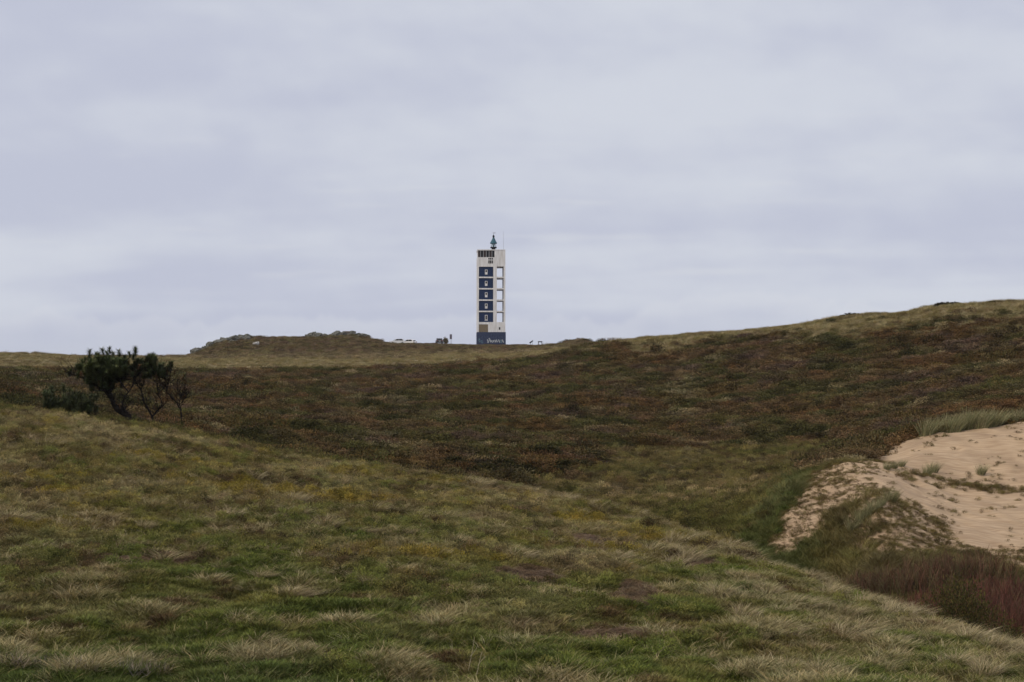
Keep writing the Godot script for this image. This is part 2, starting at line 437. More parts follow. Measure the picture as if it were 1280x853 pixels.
# ------------------------------------------------------------------ sky
func make_sky() -> Sky:
	var W := 4096; var Hh := 2048
	var img := Image.create(W, Hh, false, Image.FORMAT_RGBF)
	var f := FastNoiseLite.new(); f.seed = 5; f.frequency = 0.55; f.fractal_octaves = 5; f.fractal_gain = 0.5
	var g := FastNoiseLite.new(); g.seed = 9; g.frequency = 1.3; g.fractal_octaves = 4
	var low := Color(0.525, 0.556, 0.668)
	for j in Hh:
		var el := (0.5 - (j + 0.5) / Hh) * PI
		if el < -0.05:
			img.fill_rect(Rect2i(0, j, W, Hh - j), Color(0.30, 0.29, 0.28))
			break
		var y := sin(el); var r := cos(el)
		var k := 1.0 / (maxf(y, 0.0) + 0.10)
		for i in W:
			var az := (i + 0.5) / W * TAU
			var sx := sin(az); var sz := cos(az)
			# cloud sheet seen from below
			var cx := sx * r * k; var cz := sz * r * k
			var a := f.get_noise_2d(cx * 0.55 + 0.25 * cz, cz * 0.8)
			var wisp := f.get_noise_3d(sx * 6.5, el * 14.0 + 2.2 * sx, sz * 6.5)
			var fine := g.get_noise_3d(sx * 15.0, el * 30.0 + 3.0 * sx, sz * 15.0)
			var t := clampf(0.48 + a * 0.95 + wisp * 0.45 + fine * 0.2, 0.0, 1.0)
			t = t * t * (3.0 - 2.0 * t)
			var c := Color(0.526, 0.556, 0.672).lerp(Color(0.632, 0.664, 0.742), t)
			# brighter thin streaks low over the land
			var streak := smoothstep(0.26, 0.55, g.get_noise_3d(sx * 4.0 + 7.0, el * 60.0, sz * 4.0)) * smoothstep(0.03, 0.07, el) * (1.0 - smoothstep(0.12, 0.2, el))
			c = c.lerp(Color(0.74, 0.755, 0.775), streak * 0.22)
			var hz := 1.0 - smoothstep(0.0, 0.055, el)
			c = c.lerp(low, hz * 0.6)
			# heap clouds on the horizon
			var tops := 0.034 + 0.045 * maxf(0.0, f.get_noise_2d(sx * 3.0 + 31.0, sz * 3.0)) + 0.010 * g.get_noise_2d(sx * 16.0, sz * 16.0)
			var da := az - PI - 0.243
			tops += 0.036 * exp(-pow(da / 0.026, 2.0)) + 0.014 * exp(-pow((da - 0.10) / 0.06, 2.0)) + 0.004 * absf(g.get_noise_2d(sx * 40.0, sz * 40.0))
			var edge := smoothstep(tops + 0.0022, tops - 0.0022, el)
			c = c.lerp(Color(0.545, 0.575, 0.680).lerp(Color(0.70, 0.72, 0.77), smoothstep(tops - 0.022, tops, el)), edge * (0.3 + 0.5 * exp(-pow(da / 0.09, 2.0))))
			var bright := 1.0 + 0.22 * smoothstep(0.25, 1.2, el)
			img.set_pixel(i, j, Color(c.r * bright, c.g * bright, c.b * bright))
	var pm := PanoramaSkyMaterial.new()
	pm.panorama = ImageTexture.create_from_image(img)
	var sky := Sky.new(); sky.sky_material = pm
	return sky

# ------------------------------------------------------------------ the scene
func _ready() -> void:
	rng.seed = 20240607
	for n in [[n_big, 3, 0.05, 3], [n_mid, 7, 0.28, 3], [n_small, 13, 1.1, 3], [n_patch, 23, 0.16, 4]]:
		n[0].seed = n[1]; n[0].frequency = n[2]; n[0].fractal_octaves = n[3]
	# camera
	var cam := Camera3D.new(); cam.name = "camera"
	cam.fov = rad_to_deg(2.0 * atan(426.5 / FOCAL)); cam.near = 0.5; cam.far = 9000.0
	cam.rotation.x = PITCH
	add_child(cam)
	# sky, exposure
	var env := Environment.new()
	env.background_mode = Environment.BG_SKY
	env.sky = make_sky()
	env.tonemap_mode = Environment.TONE_MAPPER_LINEAR
	env.tonemap_exposure = 1.0
	env.fog_enabled = true
	env.fog_density = 0.00006
	env.fog_light_color = Color(0.84, 0.85, 0.88)
	env.sdfgi_enabled = true; env.ssao_enabled = true; env.ssil_enabled = true
	var we := WorldEnvironment.new(); we.name = "world"; we.environment = env
	add_child(we)
	# sun behind thin cloud, behind the camera to the left
	var sun := DirectionalLight3D.new(); sun.name = "sun"
	sun.light_color = Color(1.0, 0.93, 0.82); sun.light_energy = 0.5
	sun.light_angular_distance = 14.0; sun.shadow_enabled = true
	sun.rotation_degrees = Vector3(-42.0, -50.0, 0.0)
	add_child(sun)

	setup_lines()
	build_materials()
	build_terrain()
	build_lighthouse()
	build_headland()
	build_pines()
	build_shrubs()
	build_stalks()
	build_tufts()
	build_vegetation()

func build_materials() -> void:
	M.grass = mat(Color(1, 1, 1), 0.85, true, 0.25)
	M.leaf = mat(Color(1, 1, 1), 0.9, true, 0.12)
	M.soil = mat(Color(1, 1, 1), 1.0, true)
	M.soil.albedo_texture = noise_tex(0.02, Color(0.62, 0.60, 0.58), Color(1, 1, 1), 4)
	M.soil.uv1_triplanar = true; M.soil.uv1_world_triplanar = true; M.soil.uv1_scale = Vector3(0.45, 0.45, 0.45)
	M.soil.normal_enabled = true; M.soil.normal_texture = noise_tex(0.03, Color.BLACK, Color.WHITE, 6, true, 10.0)
	M.sand = mat(Color(1, 1, 1), 1.0, true)
	M.sand.albedo_texture = noise_tex(0.012, Color(0.76, 0.73, 0.70), Color(1, 1, 1), 14)
	M.sand.uv1_triplanar = true; M.sand.uv1_world_triplanar = true; M.sand.uv1_scale = Vector3(0.10, 0.9, 0.8)
	M.sand.normal_enabled = true; M.sand.normal_texture = noise_tex(0.02, Color.BLACK, Color.WHITE, 16, true, 5.0)
	M.sand.normal_scale = 0.6
	M.white = mat(Color(0.88, 0.88, 0.90), 0.8)
	M.white.albedo_texture = noise_tex(0.012, Color(0.84, 0.83, 0.81), Color(1, 1, 1), 21)
	M.white.uv1_triplanar = true; M.white.uv1_scale = Vector3(0.35, 0.04, 0.35)
	M.blue = mat(Color(0.028, 0.052, 0.125), 0.6)
	M.blue.albedo_texture = noise_tex(0.02, Color(0.72, 0.72, 0.75), Color(1, 1, 1), 22)
	M.blue.uv1_triplanar = true; M.blue.uv1_scale = Vector3(0.3, 0.3, 0.3)
	M.plinth = mat(Color(0.072, 0.092, 0.155), 0.8)
	M.plinth.albedo_texture = noise_tex(0.015, Color(0.65, 0.65, 0.72), Color(1, 1, 1), 24)
	M.plinth.uv1_triplanar = true; M.plinth.uv1_scale = Vector3(0.25, 0.25, 0.25)
	M.brown = mat(Color(0.33, 0.275, 0.215), 0.9)
	M.brown.albedo_texture = noise_tex(0.03, Color(0.6, 0.58, 0.5), Color(1, 1, 1), 25)
	M.brown.uv1_triplanar = true; M.brown.uv1_scale = Vector3(0.4, 0.4, 0.4)
	M.dark = mat(Color(0.022, 0.022, 0.026), 0.7)
	M.louver = mat(Color(0.055, 0.042, 0.040), 0.5)
	M.teal = mat(Color(0.045, 0.115, 0.150), 0.45)
	M.metal = mat(Color(0.30, 0.31, 0.33), 0.5)
	M.paint = mat(Color(0.62, 0.65, 0.66), 0.8)
	M.teal_paint = mat(Color(0.17, 0.28, 0.33), 0.8)
	M.glass = StandardMaterial3D.new()
	M.glass.transparency = BaseMaterial3D.TRANSPARENCY_ALPHA
	M.glass.albedo_color = Color(0.85, 0.93, 0.95, 0.16); M.glass.roughness = 0.05
	M.car_glass = mat(Color(0.015, 0.017, 0.02), 0.08); M.car_glass.metallic_specular = 0.5
	M.car_white = mat(Color(0.80, 0.80, 0.78), 0.3); M.car_white.clearcoat_enabled = true; M.car_white.clearcoat = 0.6
	M.car_dark = mat(Color(0.045, 0.043, 0.045), 0.35); M.car_dark.clearcoat_enabled = true; M.car_dark.clearcoat = 0.6
	M.tyre = mat(Color(0.02, 0.02, 0.02), 0.9)
	M.rock = mat(Color(0.30, 0.305, 0.275), 0.95)
	M.rock.albedo_texture = noise_tex(0.018, Color(0.42, 0.40, 0.36), Color(1, 1, 1), 31)
	M.rock.uv1_triplanar = true; M.rock.uv1_scale = Vector3(0.35, 0.35, 0.35)
	M.rock.normal_enabled = true; M.rock.normal_texture = noise_tex(0.02, Color.BLACK, Color.WHITE, 32, true, 12.0)
	M.bark = mat(Color(0.020, 0.016, 0.013), 0.95)
	M.twig_red = mat(Color(0.10, 0.036, 0.034), 0.8)
	M.twig_brown = mat(Color(0.085, 0.052, 0.038), 0.9)
	M.twig_grey = mat(Color(0.10, 0.082, 0.075), 0.9)

func build_terrain() -> void:
	var d := 2.0
	rows.append(0.0)
	while d < 470.0:
		rows.append(d)
		d *= 1.0 + (0.02 if d < 24.0 else 0.0062)
	for e in [490.0, 520.0, 560.0, 640.0, 760.0, 900.0, 1300.0, 2200.0, 3800.0, 6000.0]: rows.append(e)
	NR = rows.size()
	grid.resize(COLS * NR)
	var out := PackedFloat32Array(); out.resize(NR)
	var first := PackedFloat32Array(); var last := PackedFloat32Array()
	for c in COLS:
		var px := PX0 + (PX1 - PX0) * c / (COLS - 1.0)
		profile(px, out)
		for r in NR: grid[c * NR + r] = out[r]
	# soften the lines sideways
	for pass_ in 2:
		var src := grid.duplicate()
		for c in range(3, COLS - 3):
			for r in range(1, NR - 10):
				grid[c * NR + r] = (src[(c - 3) * NR + r] + src[(c - 1) * NR + r] + src[c * NR + r] * 2.0 + src[(c + 1) * NR + r] + src[(c + 3) * NR + r]) / 6.0
	for c in COLS:
		var px := PX0 + (PX1 - PX0) * c / (COLS - 1.0)
		for r in range(40, NR - 40):
			for hump in [[905.0, 54.5, 34.0, 2.2, 0.55], [860.0, 58.0, 26.0, 1.8, 0.35], [935.0, 51.0, 22.0, 1.5, 0.3], [985.0, 66.0, 14.0, 3.0, 0.4], [250.0, 76.0, 60.0, 3.0, 0.35]]:
				var q := pow((px - hump[0]) / hump[2], 2.0) + pow((rows[r] - hump[1]) / hump[3], 2.0)
				if q < 6.0: grid[c * NR + r] += hump[4] * exp(-q)
	var kinds := PackedByteArray(); kinds.resize(COLS * NR)
	var v := PackedVector3Array(); v.resize(COLS * NR)
	var cs := PackedColorArray(); cs.resize(COLS * NR)
	for c in COLS:
		var px := PX0 + (PX1 - PX0) * c / (COLS - 1.0)
		var u := (px - 640.0) / FOCAL
		for r in NR:
			var dd := rows[r]; var x := u * dd; var z := -dd
			var k := c * NR + r
			var kind := 4
			if dd < 440.0: kind = cover(px, dd, x, z)
			kinds[k] = kind
			var h := grid[k]
			if dd > 18.0 and dd < 460.0:
				match kind:
					0:
						h += n_mid.get_noise_2d(x * 1.3 + 70.0, z * 1.3) * 0.18 * exp(-pow((dd - crest_d(px)) / 4.0, 2.0)) + n_mid.get_noise_2d(x, z) * 0.22 + n_small.get_noise_2d(x * 0.8, z * 0.8) * 0.13
					1: h += n_mid.get_noise_2d(x, z * 1.3) * 0.14 + n_small.get_noise_2d(x, z) * 0.08
					2: h += n_mid.get_noise_2d(x * 0.7, z) * 0.35 + n_big.get_noise_2d(x * 1.2, z * 1.8) * 0.75 * clampf((lerp_line(LINES[13], px).x - dd) / 40.0, 0.25, 1.0)
					3: h += n_mid.get_noise_2d(x * 0.6, z * 0.8) * 0.25 + n_big.get_noise_2d(x * 1.6, z * 2.0) * 0.4
					4: h += n_mid.get_noise_2d(x * 0.5, z * 0.5) * 0.30 + n_big.get_noise_2d(x * 1.2, z * 1.2) * 0.35
					5:
						var terr := n_big.get_noise_2d(x * 1.6 + 31.0, z * 3.2) * 2.6
						h += 0.09 * smoothstep(0.42, 0.58, terr - floorf(terr)) * (1.0 - smoothstep(0.6, 1.0, terr - floorf(terr))) + n_big.get_noise_2d(x * 3.0, z * 4.0) * 0.2 + n_small.get_noise_2d(x * 0.25, z * 1.6) * 0.05 + n_mid.get_noise_2d(x * 1.2, z * 1.6) * 0.15 * clampf((1200.0 - px) / 60.0, 0.2, 1.0)
					6: h += n_mid.get_noise_2d(x, z) * 0.22 + n_small.get_noise_2d(x, z) * 0.06
				grid[k] = h
			v[k] = Vector3(x, h, z)
			cs[k] = tone(kind, px, dd, x, z) * (0.7 if kind == 0 or kind == 1 else 0.9)
			if kind == 5: cs[k] = C_SAND.lerp(Color(0.49, 0.360, 0.235), clampf(n_patch.get_noise_2d(x * 1.2, z * 1.6) * 1.8 + 0.6 * n_small.get_noise_2d(x * 0.4, z * 2.0) + 0.2, 0.0, 1.0))
			cs[k].a = 1.0
	var n := PackedVector3Array(); n.resize(COLS * NR)
	for c in COLS:
		for r in NR:
			var a := v[mini(c + 1, COLS - 1) * NR + r] - v[maxi(c - 1, 0) * NR + r]
			var b := v[c * NR + mini(r + 1, NR - 1)] - v[c * NR + maxi(r - 1, 0)]
			var f := a.cross(b)
			n[c * NR + r] = f.normalized() if f.y > 0.0 else (Vector3.UP if f.length() < 1e-9 else -f.normalized())
	var land := PackedInt32Array(); var dune := PackedInt32Array()
	for c in COLS - 1:
		for r in NR - 1:
			var k := c * NR + r
			var sandy := int(kinds[k] == 5) + int(kinds[k + 1] == 5) + int(kinds[k + NR] == 5) + int(kinds[k + NR + 1] == 5)
			var q := PackedInt32Array([k, k + 1, k + NR, k + NR, k + 1, k + NR + 1])
			if sandy >= 3: dune.append_array(q)
			else: land.append_array(q)
	# the land behind and beside the photographer
	var base := v.size()
	var side := 40
	var a0 := atan((PX1 - 640.0) / FOCAL); var a1 := TAU + atan((PX0 - 640.0) / FOCAL)
	for s in side + 1:
		var t := float(s) / side
		var ang := lerpf(a0, a1, t)
		var k := minf(1.0, minf(t, 1.0 - t) * 5.0)
		for r in NR:
			var dd := rows[r] / cos(a0 if t < 0.5 else a1)
			var edge := grid[(COLS - 1 if t < 0.5 else 0) * NR + r]
			var flat := -1.65 - minf(dd * 0.06, 4.0) + (n_big.get_noise_2d(sin(ang) * dd, -cos(ang) * dd) * 2.0 if dd > 8.0 else 0.0)
			if dd > 600.0: flat = edge
			v.append(Vector3(sin(ang) * dd, lerpf(edge, flat, smoothstep(0.0, 1.0, k)), -cos(ang) * dd))
			n.append(Vector3.UP)
			cs.append(mix3(C_OLIVE, C_BROWN, 0.5 + n_patch.get_noise_2d(sin(ang) * dd, cos(ang) * dd)))
	for s in side:
		for r in NR - 1:
			var k := base + s * NR + r
			land.append_array(PackedInt32Array([k, k + 1, k + NR, k + NR, k + 1, k + NR + 1]))
	for item in [["heathland", land, M.soil], ["sand_blowout", dune, M.sand]]:
		var arr := []; arr.resize(Mesh.ARRAY_MAX)
		arr[Mesh.ARRAY_VERTEX] = v; arr[Mesh.ARRAY_NORMAL] = n; arr[Mesh.ARRAY_COLOR] = cs; arr[Mesh.ARRAY_INDEX] = item[1]
		var m := ArrayMesh.new(); m.add_surface_from_arrays(Mesh.PRIMITIVE_TRIANGLES, arr)
		var o := part(item[0], m, item[2], self)
		o.set_meta("kind", "structure")
	print("terrain rows ", NR, " tris ", (land.size() + dune.size()) / 3)

func build_lighthouse() -> void:
	var at := spot(613.5, 413.0)
	at.y = 413.0 * slope_of(431.5)
	var t := thing("lighthouse", at, "tall square white and blue lighthouse tower on the headland skyline", "lighthouse")
	t.rotation.y = 0.055
	t.scale = Vector3(0.965, 1.0, 0.965)
	var X := -4.0; var Z := 4.0     # the front face lies at z = Z
	var lo := func(x: float, y: float, z: float) -> Vector3: return Vector3(X + x, y, Z + z)
	# the closed shaft, set back behind its frame
	box("shaft", lo.call(0.12, 3.55, -7.9), lo.call(5.42, 26.0, -0.32), M.white, t)
	box("plinth", lo.call(-0.06, -1.5, -8.06), lo.call(8.12, 3.5, 0.07), M.plinth, t)
	# frame: pilasters, beams, side wall
	box("pilaster", lo.call(0.0, 3.5, -8.0), lo.call(0.42, 24.15, 0.0), M.white, t)
	box("pilaster", lo.call(4.52, 3.5, -8.0), lo.call(5.55, 24.15, 0.0), M.white, t)
	box("side_wall", lo.call(7.52, 3.5, -8.0), lo.call(8.0, 26.3, 0.0), M.white, t)
	var ys := [6.25, 9.38, 12.5, 15.63, 18.77]
	for k in 5:
		var y: float = ys[k]
		var y1 := y + 2.75
		# beam below the panel, floor slab of the open bay
		box("beam", lo.call(0.42, y - 0.38, -0.4), lo.call(4.52, y, -0.02), M.white, t)
		box("floor_slab", lo.call(5.55, (y - 0.34) if k > 0 else 3.5, -8.0), lo.call(7.52, y, -0.03), M.white, t)
		var p := box("blue_panel", lo.call(0.42, y, -0.31), lo.call(4.52, y1, -0.22), M.blue, t)
		# window set in the panel: white frame, dark pane above, white shutter below
		var w := Node3D.new(); w.name = "window"; t.add_child(w, true)
		var cx := 2.52; var cy := y + 1.28
		var fr := st_new()
		bx(fr, lo.call(cx - 0.36, cy - 0.68, -0.22), lo.call(cx - 0.22, cy + 0.68, -0.12))
		bx(fr, lo.call(cx + 0.22, cy - 0.68, -0.22), lo.call(cx + 0.36, cy + 0.68, -0.12))
		bx(fr, lo.call(cx - 0.22, cy + 0.54, -0.22), lo.call(cx + 0.22, cy + 0.68, -0.12))
		bx(fr, lo.call(cx - 0.22, cy - 0.68, -0.22), lo.call(cx + 0.22, cy - 0.56, -0.12))
		part("frame", done(fr), M.white, w)
		box("pane", lo.call(cx - 0.22, cy - 0.02, -0.215), lo.call(cx + 0.22, cy + 0.54, -0.17), M.dark, w)
		box("shutter", lo.call(cx - 0.22, cy - 0.56, -0.215), lo.call(cx + 0.22, cy - 0.02, -0.15), M.white if k != 0 else M.dark, w)
		if k == 0: box("sill", lo.call(cx - 0.44, cy - 0.86, -0.22), lo.call(cx + 0.44, cy - 0.72, -0.04), M.white, w)
	box("beam", lo.call(0.42, 21.52, -0.4), lo.call(5.55, 24.15, -0.02), M.white, t).name = "fascia"
	box("fascia", lo.call(5.55, 21.62, -8.0), lo.call(7.52, 26.3, -0.03), M.white, t)
	box("fascia", lo.call(0.42, 5.62, -0.38), lo.call(4.52, 5.87, -0.03), M.white, t)
	box("fascia", lo.call(3.05, 3.5, -0.36), lo.call(4.52, 5.62, -0.025), M.white, t)
	# boarded opening, small plate on the wall
	box("boarded_opening", lo.call(0.42, 3.5, -0.36), lo.call(3.05, 5.62, -0.1), M.brown, t)
	box("wall_plate", lo.call(6.15, 4.15, -0.03), lo.call(6.52, 4.85, 0.03), M.dark, t)
	box("right_base_wall", lo.call(5.55, 3.45, -7.7), lo.call(7.52, 3.55, -0.4), M.white, t).name = "floor_slab"
	# watch room: six dark windows under the roof slab
	box("roof_slab", lo.call(-0.03, 26.02, -8.03), lo.call(7.515, 26.3, 0.03), M.white, t)
	for k in 7:
		box("mullion", lo.call(0.0 + k * 0.815, 24.15, -0.3), lo.call(0.17 + k * 0.815, 26.02, -0.06), M.white if k == 0 or k == 6 else M.metal, t)
	for k in 6:
		box("window", lo.call(0.17 + k * 0.815, 24.15, -0.29), lo.call(0.815 + k * 0.815, 26.02, -0.2), M.louver if k % 2 == 0 else M.dark, t)
	box("corner_wall", lo.call(5.06, 24.15, -0.33), lo.call(5.55, 26.02, -0.035), M.white, t)
	# six small windows
	for r in 2:
		for c in 3:
			var x0 := 3.12 + c * 0.48
			var y0 := 22.42 if r == 0 else 23.5
			var y1 := 23.28 if r == 0 else 23.95
			box("small_window", lo.call(x0, y0, -0.05), lo.call(x0 + 0.34, y1, 0.01), M.dark, t)
	# graffiti on the plinth
	var hand := RandomNumberGenerator.new(); hand.seed = 77
	for g in [[0.35, 1.2, 1.25, M.teal_paint], [1.05, 0.8, 0.9, M.teal_paint], [2.75, 1.0, 1.15, M.paint], [3.3, 1.25, 1.4, M.paint], [3.85, 0.9, 0.75, M.paint], [4.35, 0.95, 0.75, M.paint], [4.85, 1.0, 0.8, M.paint], [5.3, 1.05, 0.85, M.paint], [5.95, 1.0, 1.0, M.paint], [6.5, 0.95, 1.0, M.teal_paint], [7.0, 1.0, 0.95, M.paint]]:
		var st := st_new()
		var pts := []; var rad := []
		var ph := hand.randf() * TAU; var w := hand.randf_range(0.15, 0.26); var turns := hand.randf_range(0.7, 1.4)
		for k in 11:
			var a := ph + TAU * turns * k / 10.0
			pts.append(lo.call(g[0] + 0.2 + cos(a) * w + 0.01 * k, g[1] + sin(a * 0.9) * g[2] * 0.42, 0.085)); rad.append(0.055)
		tube(st, pts, rad, 5)
		part("graffiti_stroke", done(st), g[3], t)
	# lantern
	var lx := 4.75
	var c0: Vector3 = lo.call(lx, 26.3, -3.4)
	var lan := Node3D.new(); lan.name = "lantern"; t.add_child(lan); lan.position = c0
	var s1 := st_new(); lathe(s1, [Vector2(0, 0), Vector2(0.55, 0), Vector2(0.55, 0.55), Vector2(0.92, 0.6), Vector2(0.92, 0.98), Vector2(0, 0.98)], 18)
	part("gallery", done(s1), M.dark, lan)
	var s2 := st_new(); lathe(s2, [Vector2(0.72, 0.98), Vector2(0.72, 1.85)], 18)
	part("glazing", done(s2), M.glass, lan)
	var s3 := st_new(); lathe(s3, [Vector2(0, 0.98), Vector2(0.2, 0.98), Vector2(0.26, 1.3), Vector2(0.4, 1.7), Vector2(0.4, 1.86), Vector2(0, 1.86)], 14)
	part("lamp_housing", done(s3), M.teal, lan)
	for k in 8:
		var a := TAU * k / 8.0 + 0.2
		var s4 := st_new(); tube(s4, [Vector3(cos(a) * 0.74, 0.96, sin(a) * 0.74), Vector3(cos(a) * 0.74, 1.9, sin(a) * 0.74)], [0.025, 0.025], 5)
		part("glazing_bar", done(s4), M.teal, lan)
	var s5 := st_new(); lathe(s5, [Vector2(0, 1.88), Vector2(0.98, 1.88), Vector2(1.02, 2.05), Vector2(0.72, 2.55), Vector2(0.42, 3.15), Vector2(0.24, 3.55), Vector2(0, 3.6)], 22)
	part("cap", done(s5), M.teal, lan)
	var s6 := st_new(); lathe(s6, [Vector2(0.0, 3.5), Vector2(0.24, 3.55), Vector2(0.32, 3.8), Vector2(0.27, 4.1), Vector2(0.1, 4.3), Vector2(0.03, 4.4), Vector2(0.03, 5.0), Vector2(0, 5.02)], 14)
	part("finial", done(s6), M.dark, lan)
	var s7 := st_new(); bx(s7, Vector3(-0.45, 4.83, -0.02), Vector3(0.3, 4.9, 0.02)); bx(s7, Vector3(0.3, 4.72, -0.02), Vector3(0.52, 5.0, 0.02))
	part("weather_vane", done(s7), M.metal, lan)
	var s8 := st_new(); tube(s8, [lo.call(7.55, 26.2, -2.0), lo.call(7.55, 31.6, -2.0)], [0.035, 0.022], 6)
	part("antenna_mast", done(s8), M.metal, t)

func boulder_mesh(sd: int, squash: Vector3) -> ArrayMesh:
	var f := FastNoiseLite.new(); f.seed = sd; f.frequency = 0.9; f.fractal_octaves = 3
	var st := st_new()
	var R := 9; var S := 14
	var P := func(i: int, j: int) -> Vector3:
		var a := PI * i / R; var b := TAU * (j % S) / S
		var p := Vector3(sin(a) * cos(b), cos(a), sin(a) * sin(b))
		var k := 1.0 + 0.42 * f.get_noise_3dv(p * 1.2)
		# broken planes
		p *= k
		p += Vector3(f.get_noise_3dv(p * 4.0 + Vector3(9, 0, 0)), f.get_noise_3dv(p * 4.0), f.get_noise_3dv(p * 4.0 + Vector3(0, 7, 3))) * 0.45
		p.x = clampf(p.x, -0.95, 0.85); p.y = minf(p.y, 0.75 + 0.3 * p.x)
		return p * squash
	for i in R:
		for j in S:
			quad(st, P.call(i, j), P.call(i, j + 1), P.call(i + 1, j + 1), P.call(i + 1, j))
	return done(st)

func car(label: String, at: Vector3, yaw: float, paint: Material, group: String) -> void:
	var t := thing("parked_car", at, label, "car", group)
	t.rotation.y = yaw
	var body := st_new()
	prism(body, PackedVector2Array([Vector2(-2.05, 0.28), Vector2(2.05, 0.28), Vector2(2.08, 0.62), Vector2(1.98, 0.80), Vector2(0.98, 0.94), Vector2(-1.85, 0.96), Vector2(-2.08, 0.72)]), -0.86, 0.86)
	part("body", done(body), paint, t)
	var roof := st_new()
	prism(roof, PackedVector2Array([Vector2(-1.82, 0.95), Vector2(1.02, 0.93), Vector2(0.30, 1.42), Vector2(-0.2, 1.48), Vector2(-1.25, 1.46), Vector2(-1.62, 1.28)]), -0.74, 0.74)
	part("cabin", done(roof), paint, t)
	for s in [-1, 1]:
		var z0: float = 0.735 * s; var z1: float = 0.76 * s
		for q in [PackedVector2Array([Vector2(-0.35, 1.0), Vector2(0.80, 0.99), Vector2(0.24, 1.37), Vector2(-0.35, 1.41)]), PackedVector2Array([Vector2(-1.55, 1.02), Vector2(-0.43, 1.0), Vector2(-0.43, 1.41), Vector2(-1.2, 1.40)])]:
			var w := st_new(); prism(w, q, minf(z0, z1), maxf(z0, z1)); part("side_window", done(w), M.car_glass, t)
		for x in [-1.32, 1.32]:
			var wh := Node3D.new(); wh.name = "wheel"; t.add_child(wh, true); wh.position = Vector3(x, 0.31, 0.80 * s); wh.rotation.x = PI / 2
			var ty := st_new(); lathe(ty, [Vector2(0.19, -0.1), Vector2(0.30, -0.1), Vector2(0.31, 0.0), Vector2(0.30, 0.1), Vector2(0.19, 0.1)], 16); part("tyre", done(ty), M.tyre, wh)
			var ri := st_new(); lathe(ri, [Vector2(0, -0.08), Vector2(0.19, -0.07), Vector2(0.19, 0.07), Vector2(0, 0.08)], 12); part("rim", done(ri), M.metal, wh)
		box("headlight", Vector3(1.97, 0.62, 0.52 * s - 0.2), Vector3(2.09, 0.74, 0.52 * s + 0.2), M.metal, t)
		box("tail_light", Vector3(-2.06, 0.74, 0.68 * s - 0.12), Vector3(-1.95, 0.92, 0.68 * s + 0.12), mat(Color(0.25, 0.02, 0.02), 0.4), t)
	var ws := st_new(); quad(ws, Vector3(0.96, 0.985, -0.64), Vector3(0.96, 0.985, 0.64), Vector3(0.40, 1.37, 0.58), Vector3(0.40, 1.37, -0.58)); part("windscreen", done(ws), M.car_glass, t)
	var rw := st_new(); quad(rw, Vector3(-1.815, 1.0, -0.62), Vector3(-1.815, 1.0, 0.62), Vector3(-1.645, 1.27, 0.58), Vector3(-1.645, 1.27, -0.58)); part("rear_window", done(rw), M.car_glass, t)
	box("number_plate", Vector3(-2.10, 0.62, -0.26), Vector3(-2.06, 0.74, 0.26), M.paint, t)

func nth(k: int) -> String:
	var w := ["first", "second", "third", "fourth", "fifth", "sixth", "seventh", "eighth", "ninth", "tenth", "eleventh", "twelfth", "thirteenth", "fourteenth", "fifteenth", "sixteenth", "seventeenth", "eighteenth", "nineteenth", "twentieth"]
	return w[k] if k < w.size() else "%dth" % (k + 1)

func in_order(items: Array, row: String, category: String, group: String) -> void:
	# things of one row, told apart by their order from left to right as the camera sees them
	items.sort_custom(func(a, b): return a.position.x / -a.position.z < b.position.x / -b.position.z)
	for k in items.size(): tag(items[k], row % nth(k), category, group)

